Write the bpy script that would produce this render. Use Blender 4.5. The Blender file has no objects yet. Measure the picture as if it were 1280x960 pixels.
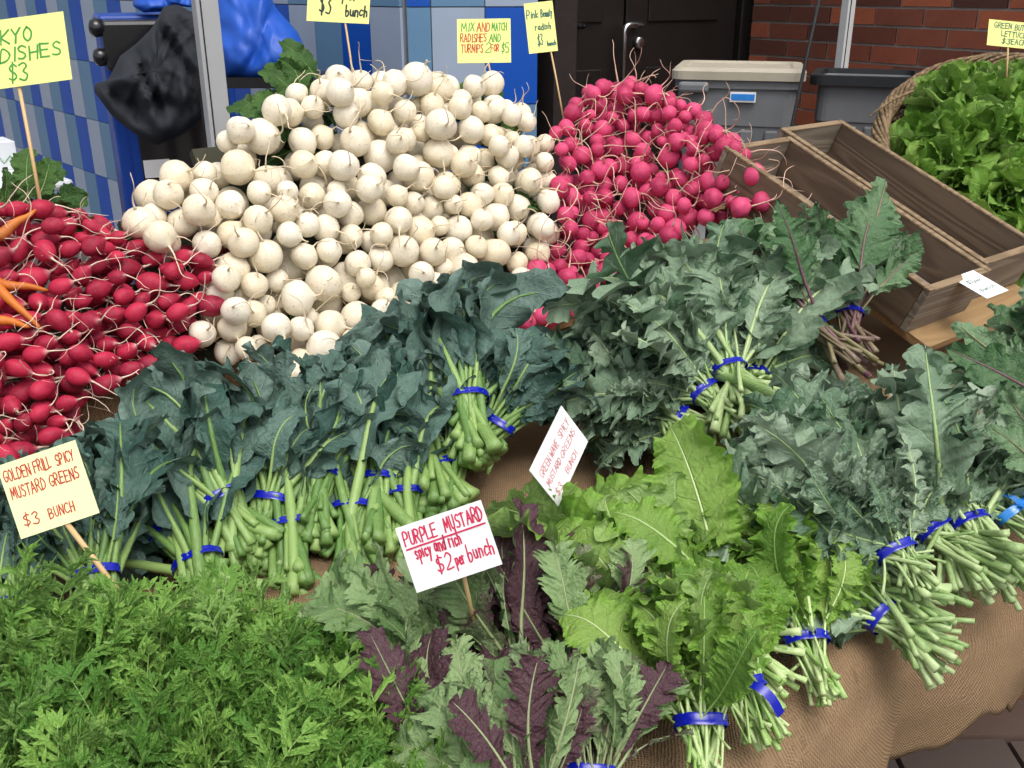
import bpy, math, random
import numpy as np
from mathutils import Vector, Matrix

# ------------------------------------------------------------------ camera, sky, sun, exposure
SC = bpy.context.scene
COL = SC.collection
FPX, PITCH, CAMZ = 1230.0, math.radians(22), 1.5      # focal length in photo pixels (1280 wide)
cam = bpy.data.objects.new('camera', bpy.data.cameras.new('camera'))
COL.objects.link(cam)
cam.location = (0, 0, CAMZ)
cam.rotation_euler = (math.radians(90) - PITCH, 0, 0)
cam.data.sensor_width = 36
cam.data.lens = 36 * FPX / 1280
cam.data.clip_start, cam.data.clip_end = 0.02, 500
SC.camera = cam

SUN_EL, SUN_AZ = math.radians(62), math.radians(150)   # azimuth clockwise from +Y
w = bpy.data.worlds.new('World'); SC.world = w; w.use_nodes = True
wn = w.node_tree.nodes; wl = w.node_tree.links
sky = wn.new('ShaderNodeTexSky'); sky.sky_type = 'NISHITA'; sky.sun_disc = False
sky.sun_elevation = SUN_EL; sky.sun_rotation = SUN_AZ
sky.air_density = 1.0; sky.dust_density = 4.0; sky.ozone_density = 0.6
hs = wn.new('ShaderNodeHueSaturation'); hs.inputs['Saturation'].default_value = 0.3   # overcast: grey cloud
wl.new(sky.outputs[0], hs.inputs['Color'])
wl.new(hs.outputs[0], wn['Background'].inputs['Color'])
wn['Background'].inputs['Strength'].default_value = 0.14
sl = bpy.data.lights.new('sun', 'SUN'); sl.energy = 1.1; sl.angle = math.radians(40); sl.color = (1, 0.96, 0.9)
sun = bpy.data.objects.new('sun', sl); COL.objects.link(sun)
sd = Vector((math.sin(SUN_AZ) * math.cos(SUN_EL), math.cos(SUN_AZ) * math.cos(SUN_EL), math.sin(SUN_EL)))
sun.rotation_euler = sd.to_track_quat('Z', 'Y').to_euler()
sun.location = (0, -2, 6)
vs = SC.view_settings
vs.view_transform = 'Standard'; vs.look = 'None'; vs.gamma = 1; vs.use_curve_mapping = False
vs.exposure = 0.56
SC.cycles.max_bounces = 4; SC.cycles.diffuse_bounces = 3; SC.cycles.glossy_bounces = 2; SC.cycles.transmission_bounces = 2; SC.cycles.transparent_max_bounces = 4
SC.cycles.adaptive_threshold = 0.03; SC.cycles.caustics_reflective = False; SC.cycles.caustics_refractive = False

# ------------------------------------------------------------------ helpers
rnd = random.Random(7)
CP, SP = math.cos(PITCH), math.sin(PITCH)
def ray(px, py):
    u, v = (px - 640) / FPX, (py - 480) / FPX
    return Vector((u, CP - v * SP, -(SP + v * CP)))
def at(px, py, s):                       # point at depth s along the optical axis
    return Vector((0, 0, CAMZ)) + ray(px, py) * s
def on(px, py, z):                       # point where the pixel's ray meets height z
    r = ray(px, py); return Vector((0, 0, CAMZ)) + r * ((z - CAMZ) / r.z)

def link(o, parent=None):
    COL.objects.link(o)
    if parent is not None: o.parent = parent
    return o
def mesh(name, V, F, mats, uv=None, mi=None, smooth=True):
    me = bpy.data.meshes.new(name)
    me.from_pydata([tuple(v) for v in V], [], [tuple(f) for f in F])
    for m in (mats if isinstance(mats, (list, tuple)) else [mats]): me.materials.append(m)
    if mi is not None: me.polygons.foreach_set('material_index', mi)
    if uv is not None:
        l = me.uv_layers.new(name='UVMap')
        idx = np.empty(len(me.loops), dtype=np.int32); me.loops.foreach_get('vertex_index', idx)
        l.data.foreach_set('uv', np.asarray(uv, dtype=np.float32)[idx].ravel())
    if smooth: me.polygons.foreach_set('use_smooth', [True] * len(me.polygons))
    me.update()
    return me
def obj(name, me, parent=None, mat=None):
    o = bpy.data.objects.new(name, me)
    if mat is not None: o.matrix_local = mat
    return link(o, parent)
def tag(o, label, cat, group=None, kind=None):
    o['label'] = label; o['category'] = cat
    if group: o['group'] = group
    if kind: o['kind'] = kind
    return o
def struct(o):
    o['kind'] = 'structure'; return o
def empty(name, loc=(0, 0, 0), rz=0.0):
    o = bpy.data.objects.new(name, None); o.empty_display_size = 0.05
    o.location = loc; o.rotation_euler = (0, 0, rz)
    return link(o)

class MB:
    """collects shapes for ONE mesh"""
    def __init__(s): s.V = []; s.F = []; s.UV = []; s.M = []
    def add(s, V, F, uv=None, m=0):
        b = len(s.V); s.V += [tuple(v) for v in V]; s.F += [tuple(i + b for i in f) for f in F]
        s.UV += ([tuple(x) for x in uv] if uv is not None else [(0.5, 0.5)] * len(V)); s.M += [m] * len(F)
        return s
    def box(s, lo, hi, m=0, taper=0.0, M=None):
        x0, y0, z0 = lo; x1, y1, z1 = hi; t = taper
        V = [Vector(p) for p in ((x0 + t, y0 + t, z0), (x1 - t, y0 + t, z0), (x1 - t, y1 - t, z0), (x0 + t, y1 - t, z0),
             (x0, y0, z1), (x1, y0, z1), (x1, y1, z1), (x0, y1, z1))]
        if M is not None: V = [M @ v for v in V]
        return s.add(V, [(3, 2, 1, 0), (4, 5, 6, 7), (0, 1, 5, 4), (1, 2, 6, 5), (2, 3, 7, 6), (3, 0, 4, 7)], None, m)
    def tube(s, P, R, n=6, m=0, cap=True):
        P = [Vector(p) for p in P]; k = len(P)
        if not hasattr(R, '__len__'): R = [R] * k
        V = []; uv = []; N = None
        for i in range(k):
            T = (P[min(i + 1, k - 1)] - P[max(i - 1, 0)]).normalized()
            if N is None: N = T.orthogonal().normalized()
            N = (N - T * N.dot(T))
            N = N.normalized() if N.length > 1e-6 else T.orthogonal().normalized()
            B = T.cross(N)
            for j in range(n):
                a = 2 * math.pi * j / n
                V.append(P[i] + (N * math.cos(a) + B * math.sin(a)) * R[i]); uv.append((i / (k - 1), j / n))
        F = [(i * n + j, i * n + (j + 1) % n, (i + 1) * n + (j + 1) % n, (i + 1) * n + j) for i in range(k - 1) for j in range(n)]
        if cap: F += [tuple(range(n - 1, -1, -1)), tuple((k - 1) * n + j for j in range(n))]
        return s.add(V, F, uv, m)
    def grid(s, f, nu, nv, m=0, uvf=None):
        V = [f(i / nu, j / nv) for i in range(nu + 1) for j in range(nv + 1)]
        uv = [(i / nu, j / nv) for i in range(nu + 1) for j in range(nv + 1)]
        F = [(i * (nv + 1) + j, (i + 1) * (nv + 1) + j, (i + 1) * (nv + 1) + j + 1, i * (nv + 1) + j + 1) for i in range(nu) for j in range(nv)]
        return s.add(V, F, uv, m)
    def me(s, name, mats, smooth=True): return mesh(name, s.V, s.F, mats, s.UV, s.M, smooth)
    def build(s, name, mats, parent=None, smooth=True, mat=None): return obj(name, s.me(name, mats, smooth), parent, mat)

def bevel(o, w=0.004, n=2):
    b = o.modifiers.new('bevel', 'BEVEL'); b.width = w; b.segments = n; b.limit_method = 'ANGLE'
    return o

# ------------------------------------------------------------------ materials
class NT:
    def __init__(s, name):
        s.mat = bpy.data.materials.new(name); s.mat.use_nodes = True
        s.t = s.mat.node_tree; s.b = s.t.nodes['Principled BSDF']; s.out = s.t.nodes['Material Output']
    def n(s, typ, **kw):
        x = s.t.nodes.new(typ)
        for k, v in kw.items(): setattr(x, k, v)
        return x
    def set(s, sock, v):
        if hasattr(v, 'is_output') or isinstance(v, bpy.types.NodeSocket): s.t.links.new(v, sock)
        else: sock.default_value = v
    def math(s, op, a, b=0.0, c=None, clamp=False):
        x = s.n('ShaderNodeMath', operation=op, use_clamp=clamp); s.set(x.inputs[0], a); s.set(x.inputs[1], b)
        if c is not None: s.set(x.inputs[2], c)
        return x.outputs[0]
    def mix(s, f, a, b, blend='MIX'):
        x = s.n('ShaderNodeMix', data_type='RGBA', blend_type=blend)
        s.set(x.inputs[0], f)
        s.set(x.inputs[6], a if not isinstance(a, tuple) else (*a[:3], 1)); s.set(x.inputs[7], b if not isinstance(b, tuple) else (*b[:3], 1))
        return x.outputs[2]
    def smooth(s, v, lo, hi):
        x = s.n('ShaderNodeMapRange', interpolation_type='SMOOTHSTEP'); s.set(x.inputs[0], v)
        x.inputs[1].default_value = lo; x.inputs[2].default_value = hi
        return x.outputs[0]
    def noise(s, scale, detail=4, vec=None, rough=0.55, dist=0.0):
        x = s.n('ShaderNodeTexNoise'); x.inputs['Scale'].default_value = scale; x.inputs['Detail'].default_value = detail
        x.inputs['Roughness'].default_value = rough; x.inputs['Distortion'].default_value = dist
        if vec is not None: s.set(x.inputs['Vector'], vec)
        return x.outputs[0]
    def coord(s, which='Object'): return s.n('ShaderNodeTexCoord').outputs[which]
    def scaled(s, vec, sc):
        x = s.n('ShaderNodeMapping'); s.set(x.inputs[0], vec); x.inputs['Scale'].default_value = sc; return x.outputs[0]
    def rand(s): return s.n('ShaderNodeObjectInfo').outputs['Random']
    def bump(s, h, strength=0.3, dist=0.01):
        x = s.n('ShaderNodeBump'); x.inputs['Strength'].default_value = strength; x.inputs['Distance'].default_value = dist
        s.set(x.inputs['Height'], h); s.t.links.new(x.outputs[0], s.b.inputs['Normal']); return x.outputs[0]
    def fin(s, col, rough=0.6, spec=0.4, metal=0.0):
        s.set(s.b.inputs['Base Color'], (*col[:3], 1) if isinstance(col, tuple) else col)
        s.set(s.b.inputs['Roughness'], rough); s.b.inputs['Specular IOR Level'].default_value = spec; s.b.inputs['Metallic'].default_value = metal
        return s.mat

def plain(name, col, rough=0.6, var=0.15, scale=25, spec=0.4, metal=0.0, bump=0.0):
    t = NT(name); c = t.coord(); nz = t.noise(scale, 5, c)
    k = t.math('MULTIPLY_ADD', nz, 2 * var, 1 - var)
    x = t.mix(1.0, col, (0, 0, 0), 'MULTIPLY')
    vm = t.n('ShaderNodeVectorMath', operation='SCALE'); vm.inputs[0].default_value = col[:3]; t.set(vm.inputs['Scale'], k)
    if bump: t.bump(nz, bump, 0.004)
    return t.fin(vm.outputs[0], rough, spec, metal)

def leaf_mat(name, c1, c2, vein, under, nveins=9, sheen=0.5, trans=0.22, purple=None, edge=None, vstr=0.5):
    """blade: per-leaf tint, patchy tone, pale side veins, paler underside, some light passing through"""
    t = NT(name)
    uv = t.n('ShaderNodeSeparateXYZ'); t.set(uv.inputs[0], t.coord('UV'))
    tt, ss = uv.outputs[0], t.math('ABSOLUTE', t.math('MULTIPLY_ADD', uv.outputs[1], 2.0, -1.0))
    ob = t.coord(); r = t.rand()
    nz = t.noise(5, 3, ob); nf = t.noise(34, 1, ob)
    k = t.math('ADD', t.math('MULTIPLY', nz, 0.6), t.math('MULTIPLY', r, 0.65))
    base = t.mix(t.smooth(k, 0.25, 1.0), c1, c2)
    base = t.mix(t.math('MULTIPLY', nf, 0.25), base, c1)
    if purple is not None:
        pr = t.math('ADD', t.math('FRACT', t.math('MULTIPLY', r, 7.31)), t.math('MULTIPLY', t.noise(3.5, 2, ob), 0.55))
        pr = t.math('ADD', pr, t.math('MULTIPLY', ss, 0.08))
        base = t.mix(t.smooth(pr, 0.84, 1.12), base, purple)
    if edge is not None:
        base = t.mix(t.math('MULTIPLY', t.smooth(ss, 0.55, 1.0), 0.7), base, edge)
    ph = t.math('FRACT', t.math('SUBTRACT', t.math('MULTIPLY', tt, float(nveins)), t.math('MULTIPLY', ss, 1.3)))
    d = t.math('ABSOLUTE', t.math('SUBTRACT', ph, 0.5))
    vm = t.math('MULTIPLY', t.math('SUBTRACT', 1.0, t.smooth(d, 0.0, 0.07)), 0.55)
    vm = t.math('MULTIPLY', vm, t.math('SUBTRACT', 1.0, t.smooth(ss, 0.35, 0.95)))
    mid = t.math('SUBTRACT', 1.0, t.smooth(ss, 0.015, 0.06))
    vn = t.math('MAXIMUM', vm, mid)
    base = t.mix(t.math('MULTIPLY', vn, vstr), base, vein)
    geo = t.n('ShaderNodeNewGeometry')
    base = t.mix(t.math('MULTIPLY', geo.outputs['Backfacing'], 0.6), base, under)
    h = t.math('SUBTRACT', t.math('ADD', t.math('MULTIPLY', nf, 0.5), nz), t.math('MULTIPLY', vn, 0.6))
    bn = t.bump(h, 0.5, 0.012)
    t.fin(base, t.math('MULTIPLY_ADD', nz, 0.3, 1 - sheen - 0.1), 0.34)
    tr = t.n('ShaderNodeBsdfTranslucent'); t.set(tr.inputs['Color'], base); t.set(tr.inputs['Normal'], bn)
    ms = t.n('ShaderNodeMixShader'); ms.inputs[0].default_value = trans
    t.t.links.new(t.b.outputs[0], ms.inputs[1]); t.t.links.new(tr.outputs[0], ms.inputs[2])
    t.t.links.new(ms.outputs[0], t.out.inputs[0])
    return t.mat

def stem_mat(name, c1, c2, tip=None):
    t = NT(name); ob = t.coord(); r = t.rand()
    st = t.noise(30, 4, t.scaled(ob, (1, 9, 9)))
    base = t.mix(t.smooth(t.math('ADD', t.math('MULTIPLY', st, 0.8), t.math('MULTIPLY', r, 0.5)), 0.3, 0.9), c1, c2)
    t.bump(st, 0.3, 0.002)
    return t.fin(base, 0.38, 0.45)

def bulb_mat(name, base, dark, scuff, spec=0.45, rough=0.4, tip=None, amount=0.25):
    t = NT(name); ob = t.coord(); r = t.rand()
    offs = t.n('ShaderNodeVectorMath', operation='ADD'); t.set(offs.inputs[0], ob)
    cmb = t.n('ShaderNodeCombineXYZ'); t.set(cmb.inputs[0], t.math('MULTIPLY', r, 17.0)); t.set(cmb.inputs[1], t.math('MULTIPLY', r, 5.0)); t.set(offs.inputs[1], cmb.outputs[0])
    v = offs.outputs[0]
    n1 = t.noise(1.3, 4, v); n2 = t.noise(5.5, 5, v, 0.65); ring = t.noise(9, 3, t.scaled(v, (3.0, 0.3, 0.3)))
    c = t.mix(t.smooth(t.math('ADD', t.math('MULTIPLY', n1, 0.7), t.math('MULTIPLY', r, 0.45)), 0.35, 0.95), base, dark)
    c = t.mix(t.math('MULTIPLY', t.smooth(n2, 0.60, 0.72), amount * 2.2), c, scuff)
    c = t.mix(t.math('MULTIPLY', t.smooth(ring, 0.58, 0.72), amount), c, scuff)
    if tip is not None:
        sx = t.n('ShaderNodeSeparateXYZ'); t.set(sx.inputs[0], ob)
        c = t.mix(t.smooth(sx.outputs[0], tip[1], tip[2]), c, tip[0])
    t.bump(t.math('ADD', n2, ring), 0.12, 0.02)
    return t.fin(c, t.math('MULTIPLY_ADD', n2, 0.25, rough - 0.1), spec)

M = {}
M['white_turnip'] = bulb_mat('white_turnip', (0.82, 0.755, 0.62), (0.76, 0.66, 0.47), (0.40, 0.25, 0.10), 0.4, 0.42, amount=0.45)
M['turnip_root'] = plain('turnip_root', (0.72, 0.60, 0.42), 0.6, 0.25, 60)
M['pink_radish'] = bulb_mat('pink_radish', (0.66, 0.07, 0.18), (0.36, 0.020, 0.075), (0.66, 0.30, 0.32), 0.32, 0.55, amount=0.18)
M['pink_root'] = plain('pink_root', (0.70, 0.48, 0.36), 0.6, 0.35, 30)
M['red_radish'] = bulb_mat('red_radish', (0.48, 0.020, 0.06), (0.20, 0.007, 0.026), (0.60, 0.22, 0.24), 0.32, 0.55, tip=((0.60, 0.30, 0.30), 1.15, 1.75), amount=0.16)
M['red_root'] = plain('red_root', (0.74, 0.58, 0.46), 0.6, 0.25, 30)
M['carrot'] = bulb_mat('carrot', (0.60, 0.17, 0.02), (0.48, 0.12, 0.015), (0.40, 0.15, 0.05), 0.4, 0.5, amount=0.3)
M['raab_leaf'] = leaf_mat('raab_leaf', (0.036, 0.088, 0.070), (0.115, 0.195, 0.158), (0.20, 0.29, 0.19), (0.17, 0.25, 0.21), 8, 0.48, 0.12, vstr=0.4)
M['raab_stem'] = stem_mat('raab_stem', (0.10, 0.21, 0.05), (0.28, 0.42, 0.13))
M['kale_leaf'] = leaf_mat('kale_leaf', (0.085, 0.165, 0.092), (0.30, 0.40, 0.27), (0.52, 0.60, 0.42), (0.34, 0.43, 0.32), 7, 0.5, 0.15, vstr=0.6)
M['kale_stem'] = stem_mat('kale_stem', (0.19, 0.32, 0.09), (0.46, 0.58, 0.28))
M['dark_kale_leaf'] = leaf_mat('dark_kale_leaf', (0.060, 0.140, 0.052), (0.20, 0.31, 0.165), (0.28, 0.28, 0.22), (0.27, 0.35, 0.24), 7, 0.45, 0.15, vstr=0.4)
M['purple_stem'] = stem_mat('purple_stem', (0.15, 0.05, 0.10), (0.24, 0.22, 0.10))
M['wave_leaf'] = leaf_mat('wave_leaf', (0.115, 0.25, 0.034), (0.30, 0.46, 0.10), (0.50, 0.62, 0.26), (0.33, 0.46, 0.17), 9, 0.5, 0.28, vstr=0.5, edge=(0.22, 0.42, 0.055))
M['wave_stem'] = stem_mat('wave_stem', (0.22, 0.40, 0.08), (0.56, 0.68, 0.33))
M['frill_leaf'] = leaf_mat('frill_leaf', (0.095, 0.24, 0.036), (0.28, 0.49, 0.10), (0.38, 0.54, 0.17), (0.25, 0.42, 0.12), 8, 0.45, 0.3, vstr=0.0)
M['frill_stem'] = stem_mat('frill_stem', (0.17, 0.32, 0.07), (0.30, 0.44, 0.14))
M['purple_mustard_leaf'] = leaf_mat('purple_mustard_leaf', (0.115, 0.215, 0.070), (0.32, 0.44, 0.200), (0.46, 0.56, 0.32), (0.30, 0.39, 0.21), 9, 0.45, 0.2, purple=(0.085, 0.038, 0.050), vstr=0.3)
M['purple_mustard_stem'] = stem_mat('purple_mustard_stem', (0.22, 0.27, 0.12), (0.36, 0.42, 0.22))
M['top_leaf'] = leaf_mat('top_leaf', (0.030, 0.085, 0.016), (0.075, 0.165, 0.035), (0.17, 0.27, 0.09), (0.12, 0.20, 0.07), 7, 0.4, 0.2, vstr=0.45)
M['top_stem'] = stem_mat('top_stem', (0.12, 0.22, 0.05), (0.24, 0.36, 0.12))
M['lettuce_leaf'] = leaf_mat('lettuce_leaf', (0.12, 0.27, 0.030), (0.29, 0.48, 0.085), (0.46, 0.60, 0.24), (0.34, 0.49, 0.16), 7, 0.6, 0.3, vstr=0.35)
M['paper_yellow'] = plain('paper_yellow', (0.82, 0.84, 0.28), 0.8, 0.03, 8)
M['paper_cream'] = plain('paper_cream', (0.86, 0.84, 0.48), 0.8, 0.03, 8)
M['paper_white'] = plain('paper_white', (0.80, 0.80, 0.80), 0.8, 0.03, 8)
M['ink_green'] = plain('ink_green', (0.06, 0.30, 0.05), 0.6); M['ink_red'] = plain('ink_red', (0.50, 0.035, 0.03), 0.6)
M['ink_black'] = plain('ink_black', (0.02, 0.035, 0.03), 0.6); M['ink_pink'] = plain('ink_pink', (0.55, 0.02, 0.08), 0.6)
M['ink_teal'] = plain('ink_teal', (0.03, 0.13, 0.10), 0.6); M['ink_pale'] = plain('ink_pale', (0.62, 0.25, 0.28), 0.6)
M['bamboo'] = plain('bamboo', (0.62, 0.42, 0.20), 0.5, 0.2, 40)
M['ribbon'] = plain('ribbon', (0.004, 0.010, 0.36), 0.24, 0.2, 60, 0.7)
M['pale_ribbon'] = plain('pale_ribbon', (0.03, 0.24, 0.70), 0.24, 0.2, 60, 0.7)
M['grout'] = plain('grout', (0.22, 0.23, 0.25), 0.9)
M['mortar'] = plain('mortar', (0.45, 0.42, 0.39), 0.95, 0.2, 60, bump=0.4)
M['tile_blue'] = plain('tile_blue', (0.008, 0.085, 0.45), 0.28, 0.12, 6)
M['tile_steel'] = plain('tile_steel', (0.125, 0.25, 0.40), 0.3, 0.12, 6)
M['tile_grey'] = plain('tile_grey', (0.34, 0.41, 0.53), 0.3, 0.10, 6)
M['dark_paint'] = plain('dark_paint', (0.012, 0.009, 0.008), 0.45, 0.3, 9)
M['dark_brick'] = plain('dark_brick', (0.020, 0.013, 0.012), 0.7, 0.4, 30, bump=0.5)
M['steel'] = plain('steel', (0.62, 0.63, 0.65), 0.25, 0.05, 20, 0.5, 1.0)
M['bin_grey'] = plain('bin_grey', (0.165, 0.172, 0.182), 0.5, 0.25, 6)
M['bin_lid'] = plain('bin_lid', (0.40, 0.36, 0.28), 0.6, 0.2, 8)
M['bin_black'] = plain('bin_black', (0.018, 0.02, 0.023), 0.45, 0.2, 12)
M['pole_grey'] = plain('pole_grey', (0.42, 0.43, 0.44), 0.4, 0.08, 10)
M['pole_white'] = plain('pole_white', (0.66, 0.68, 0.68), 0.4, 0.05, 10)
M['black_cord'] = plain('black_cord', (0.012, 0.012, 0.014), 0.7)
M['jacket'] = plain('jacket', (0.022, 0.025, 0.031), 0.78, 0.45, 9, 0.25, bump=0.6)
M['blue_bag'] = plain('blue_bag', (0.012, 0.085, 0.46), 0.48, 0.2, 10, bump=0.2)
M['blue_metal'] = plain('blue_metal', (0.008, 0.050, 0.30), 0.35, 0.15, 8)
M['black_plastic'] = plain('black_plastic', (0.010, 0.010, 0.012), 0.22, 0.2, 20, 0.6)
M['dark_glass'] = plain('dark_glass', (0.012, 0.010, 0.010), 0.12, 0.1, 8, 0.6)
M['white_plastic'] = plain('white_plastic', (0.70, 0.72, 0.74), 0.45, 0.04, 8)
M['green_plastic'] = plain('green_plastic', (0.20, 0.80, 0.06), 0.4)
M['board_dark'] = plain('board_dark', (0.045, 0.045, 0.028), 0.9, 0.3, 20)

def wood_mat(name, c1, c2, c3, axis=(0.25, 2.2, 2.2), scale=9, dist=2.5):
    t = NT(name); ob = t.coord(); r = t.rand()
    off = t.n('ShaderNodeVectorMath', operation='ADD'); t.set(off.inputs[0], t.scaled(ob, axis))
    cmb = t.n('ShaderNodeCombineXYZ'); t.set(cmb.inputs[0], t.math('MULTIPLY', r, 9.0)); t.set(cmb.inputs[2], t.math('MULTIPLY', r, 3.0)); t.set(off.inputs[1], cmb.outputs[0])
    n1 = t.noise(scale * 0.55, 2, off.outputs[0], 0.5, 0.6)
    ringv = t.math('FRACT', t.math('MULTIPLY', n1, dist * 5))
    tri = t.math('ABSOLUTE', t.math('MULTIPLY_ADD', ringv, 2.0, -1.0))
    fine = t.noise(scale * 9, 4, off.outputs[0])
    c = t.mix(t.smooth(tri, 0.15, 0.85), c1, c2)
    c = t.mix(t.math('MULTIPLY', t.noise(7, 5, ob), 0.75), c, c3)
    c = t.mix(t.math('MULTIPLY', fine, 0.45), c, c1)
    t.bump(t.math('ADD', tri, fine), 0.3, 0.002)
    return t.fin(c, 0.72, 0.3)
M['crate_ply'] = wood_mat('crate_ply', (0.090, 0.058, 0.038), (0.20, 0.138, 0.092), (0.16, 0.118, 0.084), (1.6, 0.20, 2.8), 9, 1.6)
M['crate_grey'] = wood_mat('crate_grey', (0.15, 0.12, 0.092), (0.32, 0.27, 0.21), (0.24, 0.195, 0.15), dist=1.7)
M['crate_edge'] = wood_mat('crate_edge', (0.17, 0.115, 0.065), (0.34, 0.245, 0.15), (0.25, 0.175, 0.105))
M['tan_board'] = wood_mat('tan_board', (0.27, 0.165, 0.075), (0.36, 0.235, 0.115), (0.31, 0.20, 0.095))
M['wicker'] = wood_mat('wicker', (0.10, 0.062, 0.032), (0.34, 0.24, 0.135), (0.20, 0.135, 0.075), (1, 1, 1), 14)

def brick_mat():
    t = NT('brick'); r = t.rand(); ob = t.coord(); nz = t.noise(28, 6, ob, 0.65)
    rp = t.n('ShaderNodeValToRGB'); t.set(rp.inputs[0], r); e = rp.color_ramp.elements
    e[0].color = (0.085, 0.034, 0.026, 1); e[1].color = (0.50, 0.14, 0.065, 1)
    x = e.new(0.35); x.color = (0.25, 0.078, 0.046, 1); x = e.new(0.65); x.color = (0.38, 0.105, 0.055, 1)
    c = t.mix(t.math('MULTIPLY', nz, 0.5), rp.outputs[0], (0.07, 0.03, 0.024)); t.bump(nz, 0.5, 0.004)
    return t.fin(c, 0.75, 0.3)
M['brick'] = brick_mat()
def paver_mat():
    t = NT('paver'); r = t.rand(); ob = t.coord(); nz = t.noise(16, 6, ob, 0.65)
    rp = t.n('ShaderNodeValToRGB'); t.set(rp.inputs[0], r); e = rp.color_ramp.elements
    e[0].color = (0.070, 0.058, 0.055, 1); e[1].color = (0.20, 0.095, 0.048, 1); x = e.new(0.5); x.color = (0.115, 0.074, 0.055, 1)
    c = t.mix(t.math('MULTIPLY', nz, 0.55), rp.outputs[0], (0.06, 0.05, 0.048)); t.bump(nz, 0.4, 0.004)
    return t.fin(c, t.math('MULTIPLY_ADD', nz, 0.4, 0.25), 0.5)
M['paver'] = paver_mat()
def ground_mat():
    t = NT('ground'); ob = t.coord(); b = t.n('ShaderNodeTexBrick'); t.set(b.inputs['Vector'], ob)
    b.inputs['Color1'].default_value = (0.11, 0.075, 0.062, 1); b.inputs['Color2'].default_value = (0.08, 0.068, 0.068, 1)
    b.inputs['Mortar'].default_value = (0.10, 0.09, 0.085, 1); b.inputs['Scale'].default_value = 1.0
    b.inputs['Brick Width'].default_value = 0.25; b.inputs['Row Height'].default_value = 0.13; b.inputs['Mortar Size'].default_value = 0.006
    nz = t.noise(9, 6, ob); c = t.mix(t.math('MULTIPLY', nz, 0.6), b.outputs[0], (0.06, 0.048, 0.045)); t.bump(nz, 0.3, 0.005)
    return t.fin(c, 0.6, 0.4)
M['ground'] = ground_mat()
def burlap_mat():
    t = NT('burlap'); uv = t.coord('Object')
    wob = t.noise(40, 2, uv); add = t.n('ShaderNodeVectorMath', operation='ADD'); t.set(add.inputs[0], uv)
    sc = t.n('ShaderNodeVectorMath', operation='SCALE'); nw = t.n('ShaderNodeTexNoise'); nw.inputs['Scale'].default_value = 45; t.set(nw.inputs['Vector'], uv); t.set(sc.inputs[0], nw.outputs['Color']); sc.inputs['Scale'].default_value = 0.0035; t.set(add.inputs[1], sc.outputs[0])
    sep = t.n('ShaderNodeSeparateXYZ'); t.set(sep.inputs[0], add.outputs[0])
    yz = t.math('SUBTRACT', sep.outputs[1], sep.outputs[2])
    a = t.math('SINE', t.math('MULTIPLY', sep.outputs[0], 2 * math.pi / 0.0046)); b = t.math('SINE', t.math('MULTIPLY', yz, 2 * math.pi / 0.0046))
    wv = t.math('MULTIPLY', a, b)
    slub = t.noise(60, 3, t.scaled(add.outputs[0], (1, 8, 8))); slub2 = t.noise(60, 3, t.scaled(add.outputs[0], (8, 1, 1)))
    big = t.noise(5, 5, uv, 0.65); cr = t.noise(14, 5, uv, 0.6, 1.2)
    c = t.mix(t.smooth(wv, -0.7, 0.7), (0.20, 0.128, 0.070), (0.38, 0.26, 0.155))
    c = t.mix(t.math('MULTIPLY', t.math('ADD', slub, slub2), 0.35), c, (0.25, 0.162, 0.09))
    c = t.mix(t.math('MULTIPLY', t.smooth(big, 0.48, 0.75), 0.55), c, (0.135, 0.09, 0.058))
    t.bump(t.math('ADD', t.math('ADD', t.math('MULTIPLY', wv, 0.7), t.math('MULTIPLY', cr, 3.0)), t.math('ADD', slub, slub2)), 0.6, 0.003)
    return t.fin(c, 0.95, 0.1)
M['burlap'] = burlap_mat()

# ------------------------------------------------------------------ stall frame of reference
ROW = math.radians(39)
E = Vector((math.cos(ROW), math.sin(ROW), 0)); NB = Vector((-math.sin(ROW), math.cos(ROW), 0))   # along the table edge / towards the back
O = Vector((0.40, 0.85, 0)) + NB * 0.06
TABLE_Z = 0.75
def tab(a, b, z=0.0): return O + E * a + NB * b + Vector((0, 0, z))
TM = Matrix.Translation(O) @ Matrix.Rotation(ROW, 4, 'Z')

# ------------------------------------------------------------------ setting: ground, walls, door
g = MB(); g.add([(-60, -60, 0), (60, -60, 0), (60, 60, 0), (-60, 60, 0)], [(0, 1, 2, 3)])
ground = struct(g.build('ground', M['ground'], smooth=False))
pv = {}
for k in range(4):
    m = MB(); j = [rnd.uniform(-.006, .006) for _ in range(8)]
    m.add([(-.122 + j[0], -.062 + j[1], 0), (.122 + j[2], -.062 + j[3], 0), (.122 + j[4], .062 + j[5], 0), (-.122 + j[6], .062 + j[7], 0),
           (-.118 + j[0], -.058 + j[1], .018), (.118 + j[2], -.058 + j[3], .018), (.118 + j[4], .058 + j[5], .018), (-.118 + j[6], .058 + j[7], .018)],
          [(4, 5, 6, 7), (0, 1, 5, 4), (1, 2, 6, 5), (2, 3, 7, 6), (3, 0, 4, 7)])
    pv[k] = m.me('paver', M['paver'], False)
for i in range(-2, 9):
    for j in range(-3, 11):
        c = Vector((1.05 + i * 0.25 + (0.125 if j % 2 else 0), 1.2 + j * 0.13, 0.004))
        o = bpy.data.objects.new('paver', pv[rnd.randrange(4)]); o.location = c; o.rotation_euler = (rnd.uniform(-.01, .01), rnd.uniform(-.01, .01), rnd.uniform(-.02, .02)); link(o, ground)

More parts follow.
